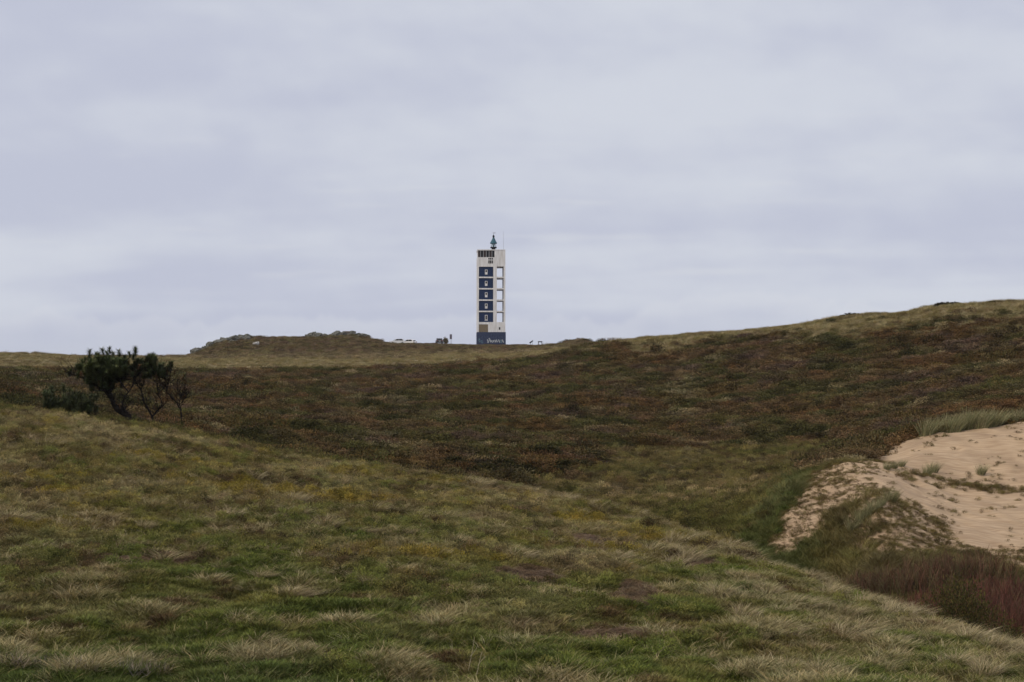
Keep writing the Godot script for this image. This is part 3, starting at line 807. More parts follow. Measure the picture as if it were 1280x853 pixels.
func build_headland() -> void:
	# outcrops; every boulder is a thing
	var kinds := []
	for k in 6: kinds.append(boulder_mesh(100 + k, Vector3(1.0, [0.62, 0.8, 0.5, 0.7, 0.9, 0.45][k], [0.9, 0.8, 1.1, 0.7, 0.9, 1.0][k])))
	var i := 0
	var row := []
	for b in [[239, 386, 1.7], [245, 385, 2.3], [251, 386, 2.0], [257, 387, 1.5], [263, 386, 2.0], [268, 387, 1.7], [274, 386, 2.4], [281, 387, 2.0], [287, 388, 1.5], [284, 383, 1.6], [292, 387, 1.7], [297, 389, 2.0], [303, 389, 2.1], [309, 390, 1.6]]:
		var o := part("boulder", kinds[i % 6], M.rock, self)
		o.position = spot(b[0], b[1]) + Vector3(0, 0.35, 0); o.scale = Vector3(0.75, 0.9, 0.75) * b[2]; o.rotation.y = i * 1.3
		row.append(o); i += 1
	in_order(row, "weathered grey boulder, %s from the left on the rocky left end of the headland", "rock", "boulders on the headland's left end")
	row = []
	for b in [[296, 372, 1.3], [302, 374, 1.1], [309, 371, 1.0], [289, 369, 0.9]]:
		var o := part("boulder", kinds[i % 6], M.rock, self)
		o.position = spot(b[0], b[1]) + Vector3(0, 0.25, 0); o.scale = Vector3.ONE * b[2]; o.rotation.y = i * 1.3
		row.append(o); i += 1
	in_order(row, "low grey rock on the headland slope below its left outcrop, %s from the left", "rock", "rocks on the headland slope")
	var pale := part("boulder", kinds[1], mat(Color(0.45, 0.44, 0.42), 0.95), self)
	pale.position = spot(320, 352) + Vector3(0, 0.25, 0); pale.scale = Vector3.ONE * 0.85
	tag(pale, "small pale grey rock alone on the heathy headland slope", "rock")
	row = []
	for b in [[384, 395, 1.0], [390, 395, 1.6], [395, 395, 2.1], [400, 396, 1.5], [407, 396, 0.9], [413, 396, 1.1], [417, 396, 1.7], [421, 396, 1.9], [425, 396, 1.5], [430, 393, 1.2], [440, 392, 1.1], [447, 393, 1.3], [453, 393, 1.1], [459, 394, 1.1]]:
		var o := part("boulder", kinds[i % 6], M.rock, self)
		o.position = spot(b[0], b[1]) + Vector3(0, 0.55, 0); o.scale = Vector3(0.8, 1.25, 0.8) * b[2]; o.rotation.y = i * 1.3
		row.append(o); i += 1
	in_order(row, "grey boulder, %s from the left on the summit outcrop left of the lighthouse", "rock", "boulders of the summit outcrop")
	# squared block on the summit
	var p := spot(436.5, 396.0) + Vector3(0, 0.9, 0)
	var t := thing("stone_bunker", p, "squared flat-topped stone block on the summit left of the lighthouse", "bunker")
	var w := st_new(); prism(w, PackedVector2Array([Vector2(-2.6, -1.6), Vector2(2.9, -1.6), Vector2(1.5, 0.2), Vector2(-1.5, 0.2)]), -1.4, 1.4)
	part("wall", done(w), mat(Color(0.27, 0.25, 0.22), 0.95), t)
	box("roof_slab", Vector3(-1.62, 0.2, -1.55), Vector3(1.62, 0.62, 1.55), mat(Color(0.17, 0.14, 0.115), 0.95), t)
	# cars, sign and the small things by the tower
	car("white car seen from the side, left one of two parked on the headland", spot(496.0, 396.0) + Vector3(0, -0.12, 0), PI + 0.28, M.car_white, "white cars parked on the headland")
	car("white car parked right behind another white car on the headland", spot(511.0, 399.0) + Vector3(0, -0.2, 0), PI - 0.5, M.car_white, "white cars parked on the headland")
	car("dark grey car parked end on between the white cars and the lighthouse", spot(548.8, 398.0) + Vector3(0, 0.0, 0), PI / 2 + 0.12, M.car_dark, "")
	var sp := spot(563.5, 398.0)
	var s := thing("information_sign", sp, "tall narrow grey sign on two thin posts left of the lighthouse", "sign")
	for x in [-0.2, 0.2]:
		var q := st_new(); tube(q, [Vector3(x, -0.2, 0), Vector3(x, 2.7, 0)], [0.04, 0.04], 6); part("post", done(q), M.metal, s)
	box("panel", Vector3(-0.31, 1.45, 0.045), Vector3(0.31, 2.68, 0.09), mat(Color(0.13, 0.12, 0.15), 0.6), s)
	box("panel_frame", Vector3(-0.34, 2.68, 0.03), Vector3(0.34, 2.74, 0.1), M.metal, s)
	# slanted board and low bench right of the tower
	var bp := spot(664.0, 396.0) + Vector3(0, 0.35, 0)
	var b1 := thing("slanted_board", bp, "small dark board tilted on short legs right of the lighthouse", "board")
	for x in [-0.25, 0.25]:
		var q := st_new(); tube(q, [Vector3(x, -0.6, 0), Vector3(x + 0.05, 0.5, 0)], [0.04, 0.04], 6); part("leg", done(q), M.dark, b1)
	var bo := st_new(); prism(bo, PackedVector2Array([Vector2(-0.5, 0.42), Vector2(-0.3, 0.1), Vector2(0.55, 0.78), Vector2(0.4, 1.02)]), -0.4, 0.4); part("board", done(bo), M.dark, b1)
	var np := spot(675.2, 396.0) + Vector3(0, 0.3, 0)
	var b2 := thing("picnic_bench", np, "low dark bench with splayed legs on the skyline right of the lighthouse", "bench")
	box("seat", Vector3(-0.6, 0.5, -0.35), Vector3(0.6, 0.76, 0.35), M.dark, b2)
	for x in [-1, 1]:
		var q := st_new(); prism(q, PackedVector2Array([Vector2(x * 0.35, 0.55), Vector2(x * 0.5, 0.55), Vector2(x * 0.66, -0.5), Vector2(x * 0.46, -0.5)]), -0.2, 0.2); part("leg", done(q), M.dark, b2)
	# shrubs on the skyline there
	var hs := [Color(0.132, 0.107, 0.056), Color(0.187, 0.128, 0.065), Color(0.110, 0.117, 0.056)]
	var sh := leafy(900, 1.0, 1.0, 0.2, 0.2, hs)
	for b in [[556.5, 399, 1.0, 1.5, "brown shrub mound between the dark car and the sign", "shrub"], [712, 341, 2.6, 0.75, "low dark shrub on the mound right of the lighthouse, left half", "shrub"], [727, 341, 2.8, 0.8, "low dark shrub on the mound right of the lighthouse, right half", "shrub"]]:
		var o := part("shrub", sh, M.leaf, self)
		o.position = spot(b[0], b[1]); o.scale = Vector3(b[2], b[3], b[2])
		tag(o, b[4], b[5])

# ------------------------------------------------------------------ pines
func needles(v: PackedVector3Array, cs: PackedColorArray, c: Vector3, up: Vector3, L: float, R: float, n: int, hue: Color) -> void:
	# a bottle brush of needles round a shoot
	for k in n:
		var t := rng.randf()
		var a := rng.randf() * TAU
		var u := up.cross(Vector3(0.3, 0.1, 0.9)).normalized(); var w := up.cross(u)
		var radial := u * cos(a) + w * sin(a)
		var q := c + up * (t - 0.4) * L
		var tip := q + (radial * (1.25 - 0.4 * t) + up * (0.2 + 0.6 * t)).normalized() * R * rng.randf_range(0.7, 1.2)
		var side := (tip - q).cross(up + radial * 0.3).normalized() * 0.016
		var col := hue * rng.randf_range(0.65, 1.35); col.a = 1.0
		for p in [q - side, q + side, tip]: v.append(p); cs.append(col)

func limb(st: SurfaceTool, a: Vector3, b: Vector3, r0: float, r1: float, bend := 0.12) -> Array:
	var pts := []; var rad := []
	var off := Vector3(rng.randfn(), rng.randfn() * 0.4, rng.randfn()) * bend
	for k in 6:
		var t := k / 5.0
		pts.append(a.lerp(b, t) + off * sin(t * PI) + Vector3(rng.randfn(), rng.randfn(), rng.randfn()) * bend * 0.15)
		rad.append(lerpf(r0, r1, t))
	tube(st, pts, rad, 6)
	return pts

func pine(root: Node3D, base_h: Vector3, limbs: Array, brushes: Array, hue: Color, dead: int, brown_shoots := 44) -> void:
	# limbs: [from, to, r0, r1]; brushes: [at, length, radius]
	var trunk := st_new()
	for k in limbs.size():
		var l = limbs[k]
		if k < 1: limb(trunk, l[0], l[1], l[2], l[3], 0.06)
	part("trunk", done(trunk), M.bark, root)
	for k in range(1, limbs.size()):
		var l = limbs[k]
		var st := st_new()
		var pts := limb(st, l[0], l[1], l[2], l[3])
		for j in dead:
			var s: Vector3 = pts[1 + rng.randi() % 4]
			var e := s + Vector3(rng.randf_range(-0.7, 0.6), rng.randf_range(0.1, 0.8), rng.randf_range(-0.6, 0.6))
			limb(st, s, e, 0.016, 0.007, 0.08)
			limb(st, e, e + Vector3(rng.randf_range(-0.3, 0.3), rng.randf_range(0.1, 0.4), rng.randf_range(-0.3, 0.3)), 0.008, 0.004, 0.04)
		part("limb", done(st), M.bark, root)
	var v := PackedVector3Array(); var cs := PackedColorArray()
	var tw := st_new()
	for b in brushes:
		var up := Vector3(rng.randf_range(-0.25, 0.3), 1.0, rng.randf_range(-0.3, 0.3)).normalized()
		needles(v, cs, b[0], up, b[1], b[2], 150, jitter(hue, 0.3))
		# twig to the nearest limb end
		var best := Vector3.ZERO; var bd := 1e9
		for l in limbs:
			for t in [0.6, 0.8, 1.0]:
				var q: Vector3 = l[0].lerp(l[1], t)
				if q.y < b[0].y + 0.1 and q.distance_to(b[0]) < bd: bd = q.distance_to(b[0]); best = q
		if bd < 1e8: limb(tw, best, b[0], 0.022, 0.010, 0.05)
	# dead brown shoots that hang on below the green
	for j in brown_shoots:
		var l = limbs[1 + rng.randi() % (limbs.size() - 1)]
		var q: Vector3 = l[0].lerp(l[1], rng.randf_range(0.3, 1.0)) + Vector3(rng.randf_range(-0.5, 0.5), rng.randf_range(0.0, 0.4), rng.randf_range(-0.6, 0.6))
		limb(tw, l[0].lerp(l[1], 0.6), q, 0.012, 0.006, 0.06)
		needles(v, cs, q, Vector3(rng.randf_range(-0.6, 0.6), 1, rng.randf_range(-0.6, 0.6)).normalized(), 0.25, 0.16, 26, jitter(Color(0.102, 0.060, 0.030), 0.3))
	part("twigs", done(tw), M.bark, root).set_meta("kind", "stuff")
	part("crown", raw_mesh(v, cs), M.leaf, root)

func build_pines() -> void:
	var D := 79.0
	var m := D / FOCAL            # metres for one unit of bearing at that distance
	var o := spot(160.0, D)
	var eye_y := func(py: float) -> float: return D * slope_of(py) - o.y
	var P := func(px: float, py: float, dz := 0.0) -> Vector3: return Vector3((px - 160.0) * m, eye_y.call(py), dz)
	var t := thing("pine_tree", o, "wind-shaped dark green pine with leaning trunk on the left skyline", "tree")
	var L := [[Vector3(0.05, -0.4, 0), P.call(160, 518), 0.19, 0.16],
		[P.call(160, 519), P.call(143, 500, 0.2), 0.15, 0.11], [P.call(143, 500, 0.2), P.call(126, 482, 0.4), 0.11, 0.07],
		[P.call(161, 520), P.call(140, 506, -0.4), 0.09, 0.07], [P.call(140, 506, -0.4), P.call(122, 478, -0.7), 0.07, 0.04],
		[P.call(143, 500, 0.2), P.call(135, 475, 0.9), 0.05, 0.03], [P.call(126, 482, 0.4), P.call(112, 462, 0.3), 0.05, 0.025],
		[P.call(126, 482, 0.4), P.call(132, 455, -0.2), 0.05, 0.025], [P.call(162, 520), P.call(163, 490, 0.3), 0.06, 0.035],
		[P.call(163, 490, 0.3), P.call(152, 462, 0.5), 0.035, 0.02], [P.call(122, 478, -0.7), P.call(146, 456, -0.9), 0.04, 0.02],
		[P.call(163, 490, 0.3), P.call(170, 466, -0.4), 0.03, 0.02], [P.call(126, 482, 0.4), P.call(102, 472, 0.1), 0.04, 0.02]]
	var B := []
	# upper shoots that stand against the sky
	for q in [[112, 443], [117, 446], [109, 449], [127, 441], [131, 444], [124, 447], [139.5, 440], [139, 446], [150, 443], [147, 448], [160, 445], [156, 449], [167, 442], [170, 439.5], [164, 448], [105, 455], [120, 450], [134, 450], [143, 452]]:
		B.append([P.call(q[0], q[1], rng.randf_range(-0.5, 0.5)), 0.3, 0.25])
	# the body of the crown, denser to the left
	for k in 240:
		var px := 134.0 + rng.randfn() * 15.0
		if px < 103.0 or px > 170.0: px = rng.randf_range(107.0, 165.0)
		var topy := 449.0 + absf(px - 130.0) * 0.08
		var py := topy + pow(rng.randf(), 0.8) * (31.0 - absf(px - 132.0) * 0.35)
		B.append([P.call(px, py, rng.randf_range(-1.3, 1.3)), rng.randf_range(0.2, 0.32), rng.randf_range(0.24, 0.34)])
	for q in [[86, 467], [84, 469], [94, 461], [96, 470], [99, 472], [101, 467], [104, 476], [112, 478], [108, 472]]: B.append([P.call(q[0], q[1], rng.randf_range(-0.4, 0.4)), 0.28, 0.24])
	for k in 40: B.append([P.call(rng.randf_range(108, 150), rng.randf_range(476, 488), rng.randf_range(-1.2, 1.2)), 0.25, 0.22])
	L.append([P.call(102, 472, 0.1), P.call(88, 470, 0.0), 0.025, 0.014])
	pine(t, o, L, B, Color(0.108, 0.128, 0.056), 16)
	# second stem, thinner
	var o2 := spot(193.0, D + 1.0)
	var y2 := o2.y - o.y
	var P2 := func(px: float, py: float, dz := 0.0) -> Vector3: return Vector3((px - 193.0) * m, eye_y.call(py) - y2, dz)
	var t2 := thing("pine_tree", o2, "thin forked pine with sparse needle tufts between the full pine and the bare sapling", "tree")
	var L2 := [[Vector3(0.25, -0.4, 0), P2.call(190, 521), 0.07, 0.06],
		[P2.call(190, 521), P2.call(178, 490, 0.2), 0.055, 0.035], [P2.call(178, 490, 0.2), P2.call(168, 474, 0.3), 0.035, 0.02],
		[P2.call(190, 521), P2.call(202, 505, -0.2), 0.045, 0.035], [P2.call(202, 505, -0.2), P2.call(197, 480, 0.1), 0.035, 0.02],
		[P2.call(197, 480, 0.1), P2.call(188, 462, 0.1), 0.02, 0.012], [P2.call(178, 490, 0.2), P2.call(183, 462, 0.3), 0.02, 0.012],
		[P2.call(197, 480, 0.1), P2.call(205, 468, -0.2), 0.018, 0.011]]
	var B2 := []
	for q in [[188, 446], [187, 450], [192, 453], [193, 449], [176, 455], [180, 458], [184, 456], [190, 458], [172, 462], [178, 463], [186, 463], [192, 465], [197, 466], [201, 463], [183, 468], [175, 468], [189, 469], [204, 468], [200, 458], [195, 460], [170, 457], [173, 452]]:
		for j in 4: B2.append([P2.call(q[0] + rng.randf_range(-2, 2), q[1] + rng.randf_range(0, 3), rng.randf_range(-0.7, 0.7)), 0.3, 0.22])
	pine(t2, o2, L2, B2, Color(0.112, 0.128, 0.058), 12)
	# third: bare sapling with a single tuft
	var o3 := spot(226.0, D + 1.5)
	var y3 := o3.y - o.y
	var P3 := func(px: float, py: float, dz := 0.0) -> Vector3: return Vector3((px - 226.0) * m, eye_y.call(py) - y3, dz)
	var t3 := thing("pine_sapling", o3, "almost bare leaning sapling, rightmost stem beside the pine", "tree")
	var L3 := [[Vector3(0.0, -0.3, 0), P3.call(226, 513), 0.045, 0.04],
		[P3.call(226, 513), P3.call(209, 492, 0.1), 0.04, 0.025], [P3.call(209, 492, 0.1), P3.call(213, 466, 0.0), 0.022, 0.012],
		[P3.call(226, 513), P3.call(231, 484, 0.2), 0.02, 0.01], [P3.call(209, 492, 0.1), P3.call(204, 476, 0.2), 0.02, 0.01], [P3.call(228, 500), P3.call(221, 478, -0.3), 0.016, 0.008], [P3.call(226, 510), P3.call(238, 490, 0.1), 0.016, 0.008]]
	var B3 := []
	for q in [[211, 458], [214, 457], [213, 461], [210, 463], [229, 473]]: B3.append([P3.call(q[0], q[1], rng.randf_range(-0.2, 0.2)), 0.32, 0.24])
	pine(t3, o3, L3, B3, Color(0.108, 0.126, 0.058), 12)
	# low pine bush to the left
	var o4 := spot(86.0, 80.5)
	var t4 := thing("pine_bush", o4, "low dark green pine bush left of the leaning pine", "shrub")
	var v := PackedVector3Array(); var cs := PackedColorArray()
	var m4 := 80.5 / FOCAL
	var yy := func(py: float) -> float: return 80.5 * slope_of(py) - o4.y
	for k in 190:
		var px := 60.0 + 58.0 * pow(rng.randf(), 1.4)
		var top := 493.0 + absf(px - 82.0) * 0.12 + rng.randf_range(-3, 5)
		if px < 68.0: top = 493.0 + rng.randf_range(-3, 4)
		var py := lerpf(top, 521.0, rng.randf())
		needles(v, cs, Vector3((px - 86.0) * m4, yy.call(py), rng.randf_range(-1.0, 1.0)), Vector3(rng.randf_range(-0.3, 0.3), 1, rng.randf_range(-0.3, 0.3)).normalized(), 0.32, 0.30, 70, jitter(Color(0.087, 0.102, 0.048), 0.3))
	for q in [[66, 489], [80, 486], [81, 490]]: needles(v, cs, Vector3((q[0] - 86.0) * m4, yy.call(q[1]), 0.2), Vector3.UP, 0.42, 0.22, 90, Color(0.091, 0.108, 0.050))
	part("crown", raw_mesh(v, cs), M.leaf, t4)
	var stt := st_new()
	for k in 7: limb(stt, Vector3(rng.randf_range(-0.8, 0.8), -0.3, 0), Vector3(rng.randf_range(-1.0, 1.3), 0.9, rng.randf_range(-0.6, 0.6)), 0.035, 0.015, 0.1)
	part("stems", done(stt), M.bark, t4)

# ------------------------------------------------------------------ shrubs
func twig_bush(n: int, radius: float, height: float, r0: float, hues: Array) -> ArrayMesh:
	var st := st_new()
	for k in n:
		var a := rng.randf() * TAU; var rr := radius * sqrt(rng.randf())
		var b := Vector3(cos(a) * rr, -0.15, sin(a) * rr)
		var h := height * rng.randf_range(0.65, 1.08) * (1.0 - 0.3 * pow(rr / radius, 2.0))
		var e := b + Vector3(rng.randf_range(-0.22, 0.3) + cos(a) * 0.12, h, rng.randf_range(-0.25, 0.25) + sin(a) * 0.12)
		var mid := b.lerp(e, 0.5) + Vector3(rng.randfn(), 0, rng.randfn()) * 0.05
		var hue: Color = hues[rng.randi() % hues.size()] * rng.randf_range(0.6, 1.5)
		hue.a = 1.0
		st.set_color(hue)
		tube(st, [b, mid, e], [r0, r0 * 0.8, r0 * 0.35], 3)
		for j in 4:
			var s := mid.lerp(e, rng.randf_range(-0.3, 0.8))
			var q := s + Vector3(rng.randf_range(-0.2, 0.22), rng.randf_range(0.12, 0.38), rng.randf_range(-0.2, 0.2))
			tube(st, [s, q], [r0 * 0.55, r0 * 0.25], 3)
	return done(st)

func build_shrubs() -> void:
	# bare thicket in the dip before the sand
	var red := twig_bush(150, 1.1, 1.35, 0.014, [Color(0.140, 0.058, 0.044), Color(0.11, 0.056, 0.040), Color(0.11, 0.072, 0.042), Color(0.16, 0.068, 0.052)])
	var brn := twig_bush(150, 1.1, 1.2, 0.014, [Color(0.12, 0.072, 0.045), Color(0.095, 0.062, 0.036), Color(0.13, 0.065, 0.045), Color(0.12, 0.098, 0.05)])
	var row := []
	for b in [[1082, 50.5, 0.75], [1112, 50.0, 0.85], [1142, 50.0, 1.0], [1168, 50.8, 1.15], [1196, 51.0, 1.2], [1226, 51.6, 1.05], [1100, 47.0, 0.7], [1140, 46.5, 0.8]]:
		var o := part("bare_shrub", brn, M.leaf, self)
		o.position = spot(b[0], b[1]); o.scale = Vector3(1.0, b[2], 1.0) * 1.0; o.rotation.y = b[0]
		row.append(o)
	in_order(row, "leafless brown-twigged shrub in the dip below the sand, %s from the left", "shrub", "brown leafless shrubs below the sand")
	row = []
	for b in [[1200, 47.5, 1.0], [1228, 48.0, 1.05], [1256, 48.3, 1.0], [1286, 48.0, 1.0], [1190, 47.0, 0.9], [1244, 46.0, 0.95], [1282, 45.0, 0.9], [1310, 46.5, 1.0], [1335, 49.0, 1.0], [1165, 47.5, 0.85]]:
		var o := part("red_twig_shrub", red, M.leaf, self)
		o.position = spot(b[0], b[1]); o.scale = Vector3(1.0, b[2], 1.0); o.rotation.y = b[0]
		row.append(o)
	in_order(row, "leafless crimson-twigged shrub by the right edge below the sand, %s from the left", "shrub", "crimson leafless shrubs at the right edge")
	# dark gorse in front of it
	var g1 := leafy(3000, 1.0, 1.0, 0.05, 0.2, [Color(0.062, 0.060, 0.020), Color(0.080, 0.070, 0.024), Color(0.045, 0.042, 0.018), Color(0.11, 0.085, 0.03)], 0.55)
	var i := 0
	for b in [[1178, 42.0, 1.0, 1.7, "dark olive gorse bush before the crimson twigs, left lobe"], [1202, 41.5, 1.15, 1.95, "dark olive gorse bush before the crimson twigs, tallest lobe"], [1230, 41.0, 1.0, 1.6, "dark olive gorse bush before the crimson twigs, right lobe"], [1256, 39.0, 1.0, 1.0, "low olive gorse at the lower right edge under the crimson twigs"]]:
		var o := part("gorse_bush", g1, M.leaf, self)
		o.position = spot(b[0], b[1]); o.scale = Vector3(b[2], b[3], b[2]); o.rotation.y = i * 1.7; i += 1
		tag(o, b[4], "shrub", "gorse bushes at the lower right")
	# single dark cushions on the grass
	var cu := leafy(2000, 1.0, 1.0, 0.06, 0.5, [Color(0.046, 0.029, 0.016), Color(0.036, 0.029, 0.014), Color(0.061, 0.034, 0.017)])
	for b in [[628, 604, 0.95, 0.75, "round dark cushion shrub in pale grass below the big gorse patch"], [815, 668, 0.62, 0.5, "small dark brown cushion shrub in pale grass left of the gully"], [800, 606, 0.5, 0.32, "small dark green cushion alone on the olive hollow floor"], [770, 628, 0.28, 0.25, "tiny dark cushion on the near side of the hollow floor"], [884, 690, 0.7, 0.36, "low brown cushion on the crest beside the dark gully"], [925, 702, 0.8, 0.36, "broad brown cushion at the gully mouth left of the green bank"]]:
		var o := part("cushion_shrub", cu, M.leaf, self)
		o.position = hit(b[0], b[1], 45.0); o.scale = Vector3(b[2], b[3], b[2]); o.rotation.y = b[0]
		tag(o, b[4], "shrub")
	# big gorse and bracken patch in the middle
	var gm := leafy(1500, 1.0, 1.0, 0.11, 0.3, [Color(0.046, 0.046, 0.017), Color(0.062, 0.050, 0.019), Color(0.034, 0.033, 0.016)])
	var gb := leafy(1500, 1.0, 1.0, 0.11, 0.3, [Color(0.085, 0.050, 0.022), Color(0.062, 0.044, 0.019), Color(0.108, 0.061, 0.024)])
	var rowsets := [[], [], [], []]
	for k in 36:
		var px := 540.0 + (k % 18) * 12.0 + rng.randf_range(-9.0, 9.0)
		var d := (94.0 if k < 18 else 105.0) + rng.randf_range(-2.5, 8.0) + maxf(0.0, px - 690.0) * 0.06
		var brown := rng.randf() < 0.4
		var o := part("gorse_bush", gb if brown else gm, M.leaf, self)
		var s := rng.randf_range(0.9, 1.9)
		o.position = spot(px, d); o.scale = Vector3(s, rng.randf_range(0.5, 1.1), s); o.rotation.y = rng.randf() * TAU
		rowsets[(2 if brown else 0) + (1 if k >= 18 else 0)].append(o)
	in_order(rowsets[0], "dark green gorse bush, %s from the left in the near row at the heath's foot", "shrub", "dark gorse bushes in the dark patch")
	in_order(rowsets[1], "dark green gorse bush, %s from the left in the far row at the heath's foot", "shrub", "dark gorse bushes in the dark patch")
	in_order(rowsets[2], "rust-brown bush, %s from the left in the near row at the heath's foot", "shrub", "rust-brown bushes in the dark patch")
	in_order(rowsets[3], "rust-brown bush, %s from the left in the far row at the heath's foot", "shrub", "rust-brown bushes in the dark patch")
	# bushes on the right-hand skyline
	var crest := []
	var sk := leafy(1200, 1.0, 1.0, 0.22, 0.4, [Color(0.054, 0.042, 0.020), Color(0.043, 0.044, 0.020), Color(0.076, 0.047, 0.023)])
	for b in [[1052, 214, 1.3, 0.6], [1066, 213, 1.5, 0.6], [1182, 200, 1.5, 0.65], [1194, 200, 1.4, 0.6], [1248, 196, 1.6, 0.5], [1268, 195, 1.5, 0.5]]:
		var o := part("skyline_shrub", sk, M.leaf, self)
		o.position = spot(b[0], b[1]) - Vector3(0, 0.2, 0); o.scale = Vector3(b[2], b[3], b[2]); o.rotation.y = b[0]
		crest.append(o)
	in_order(crest, "low dark shrub on the crest of the right-hand hill, %s from the left", "shrub", "low shrubs on the right-hand crest")

func build_stalks() -> void:
	var dead := twig_bush(26, 0.3, 0.2, 0.005, [Color(0.36, 0.30, 0.26), Color(0.28, 0.22, 0.18), Color(0.42, 0.36, 0.32)])
	var row := []
	for q in [[28, 832], [52, 834], [78, 832], [104, 836], [168, 838], [196, 842]]:
		var o := part("dead_plant", dead, M.leaf, self)
		o.position = hit(q[0], q[1]); o.rotation.y = q[0]; o.scale = Vector3.ONE * rng.randf_range(0.6, 0.9)
		row.append(o)
	in_order(row, "clump of grey dead stalks at the lower left edge, %s from the left", "dead plant", "dead stalks at the lower left")
	for q in [[583, 846, 0.75, "taller pale dry stem leaning right at the bottom of the slope"], [592, 852, 0.55, "shorter pale dry stem at the bottom edge of the slope"]]:
		var st := st_new()
		st.set_color(Color(0.42, 0.36, 0.24))
		limb(st, Vector3(0, -0.1, 0), Vector3(0.16, q[2], 0.05), 0.007, 0.004, 0.02)
		limb(st, Vector3(0.08, q[2] * 0.5, 0.02), Vector3(0.22, q[2] * 0.8, 0.0), 0.005, 0.003, 0.02)
		var o := part("dry_stem", done(st), M.leaf, self)
		o.position = hit(q[0], q[1])
		tag(o, q[3], "dead plant")

# ------------------------------------------------------------------ tufts that can be told apart
func build_tufts() -> void:
	var straw := [Color(0.384, 0.316, 0.180), Color(0.335, 0.267, 0.136), Color(0.422, 0.353, 0.223), Color(0.248, 0.223, 0.099), Color(0.285, 0.217, 0.130)]
	var green := [Color(0.204, 0.204, 0.096), Color(0.252, 0.234, 0.120), Color(0.330, 0.282, 0.162), Color(0.156, 0.168, 0.078)]
	var big := []; var rim := []
	for k in 4: big.append(blades(300, 0.28, 0.22, 0.68, 0.011, 0.7, 0.85, 0.65, straw, 4))
	for k in 3: rim.append(blades(260, 0.30, 0.5, 1.1, 0.018, 0.4, 0.35, 0.35, green, 4))
	var i := 0
	var bands := [[], [], []]; var row := []
	for q in [[185, 572], [255, 590], [290, 648], [182, 662], [76, 660], [100, 698], [60, 690], [30, 690], [370, 628], [375, 645], [392, 618], [545, 733], [600, 750], [650, 697], [280, 712], [330, 722], [372, 745], [385, 700], [700, 752], [560, 650], [430, 606], [235, 640], [150, 600], [20, 650], [340, 690], [470, 640], [505, 668], [610, 668], [690, 640], [655, 620], [720, 640], [745, 660], [800, 690], [840, 705], [765, 700], [880, 730], [930, 770], [985, 790], [960, 745], [1020, 770], [1060, 800], [330, 806], [130, 640], [215, 700], [1100, 830], [1150, 800], [1180, 830], [1030, 845], [440, 690], [410, 660], [520, 620], [590, 640], [20, 600], [60, 560], [110, 575], [140, 560], [205, 610], [230, 600], [320, 600], [345, 640], [300, 620], [270, 660], [410, 640], [455, 665], [480, 610], [530, 650], [560, 610], [575, 680], [630, 650], [660, 665], [690, 680], [715, 700], [740, 690], [770, 670], [790, 655], [820, 690], [860, 700], [845, 680], [900, 745], [915, 720], [940, 735], [1000, 760], [975, 765], [950, 800], [1080, 790], [1060, 770], [1120, 800], [1200, 830], [1230, 845], [150, 690], [250, 690], [310, 740], [420, 720], [490, 700], [620, 620], [670, 630], [45, 640], [10, 710]]:
		var o := part("grass_tuft", big[i % 4], M.grass, self)
		o.position = hit(q[0], q[1]); o.rotation.y = rng.randf_range(-0.9, 0.9); o.scale = Vector3(rng.randf_range(0.8, 1.5), rng.randf_range(0.7, 1.3), rng.randf_range(0.8, 1.5)) * rng.randf_range(0.5, 1.15)
		bands[0 if o.position.z < -58.0 else (1 if o.position.z < -45.0 else 2)].append(o)
		i += 1
	for k in 3: in_order(bands[k], "pale windswept straw tuft, %s from the left " + ["high on the near slope", "half way down the near slope", "low on the near slope"][k], "grass tuft", "straw tufts on the near slope")
	for k in 74:
		var px := rng.randf_range(880.0, 1300.0) if k < 46 else rng.randf_range(560.0, 900.0)
		var o := part("grass_tuft", big[i % 4], M.grass, self)
		o.position = spot(px, crest_d(px) + rng.randf_range(-2.2, 1.2)); o.rotation.y = rng.randf_range(-0.6, 0.6); o.scale = Vector3.ONE * rng.randf_range(0.8, 1.25)
		row.append(o)
		i += 1
	in_order(row, "pale straw tuft, %s from the left along the near slope's right-hand crest", "grass tuft", "straw tufts along the near crest")
	row = []
	for b in [[1158, 80.1], [1166, 80.4], [1175, 80.5], [1183, 80.7], [1190, 80.3], [1198, 80.9], [1206, 81.1], [1214, 80.9], [1222, 81.3], [1230, 81.5], [1238, 81.3], [1226, 80.7], [1242, 81.9]]:
		var o := part("marram_tuft", rim[i % 3], M.grass, self)
		o.position = spot(b[0], b[1]); o.rotation.y = rng.randf_range(-0.5, 0.5); o.scale = Vector3.ONE * rng.randf_range(1.05, 1.5)
		row.append(o)
		i += 1
	in_order(row, "green-grey marram tuft, %s from the left in the row along the sand's top", "grass tuft", "marram row along the sand's top edge")
	row = []
	for b in [[1262, 82.5], [1269, 82.7], [1276, 82.8], [1284, 82.7], [1293, 82.9], [1302, 82.5]]:
		var o := part("marram_tuft", rim[i % 3], M.grass, self)
		o.position = spot(b[0], b[1]); o.rotation.y = rng.randf_range(-0.5, 0.5); o.scale = Vector3.ONE * rng.randf_range(0.9, 1.15)
		row.append(o)
		i += 1
	in_order(row, "marram tuft at the right end of the sand's top edge, %s from the left", "grass tuft", "marram at the far right of the sand")
	row = []
	for b in [[1108, 588], [1117, 586], [1126, 584], [1158, 595], [1166, 592], [1225, 597], [1100, 632], [1092, 640], [1085, 648], [1075, 655], [1112, 628], [1064, 665]]:
		var o := part("marram_tuft", rim[i % 3], M.grass, self)
		o.position = hit(b[0], b[1], 50.0); o.rotation.y = rng.randf_range(-0.5, 0.5); o.scale = Vector3.ONE * rng.randf_range(0.45, 0.7)
		row.append(o)
		i += 1
	in_order(row, "small marram tuft growing out of the bare sand, %s from the left", "grass tuft", "small marram tufts on the sand")

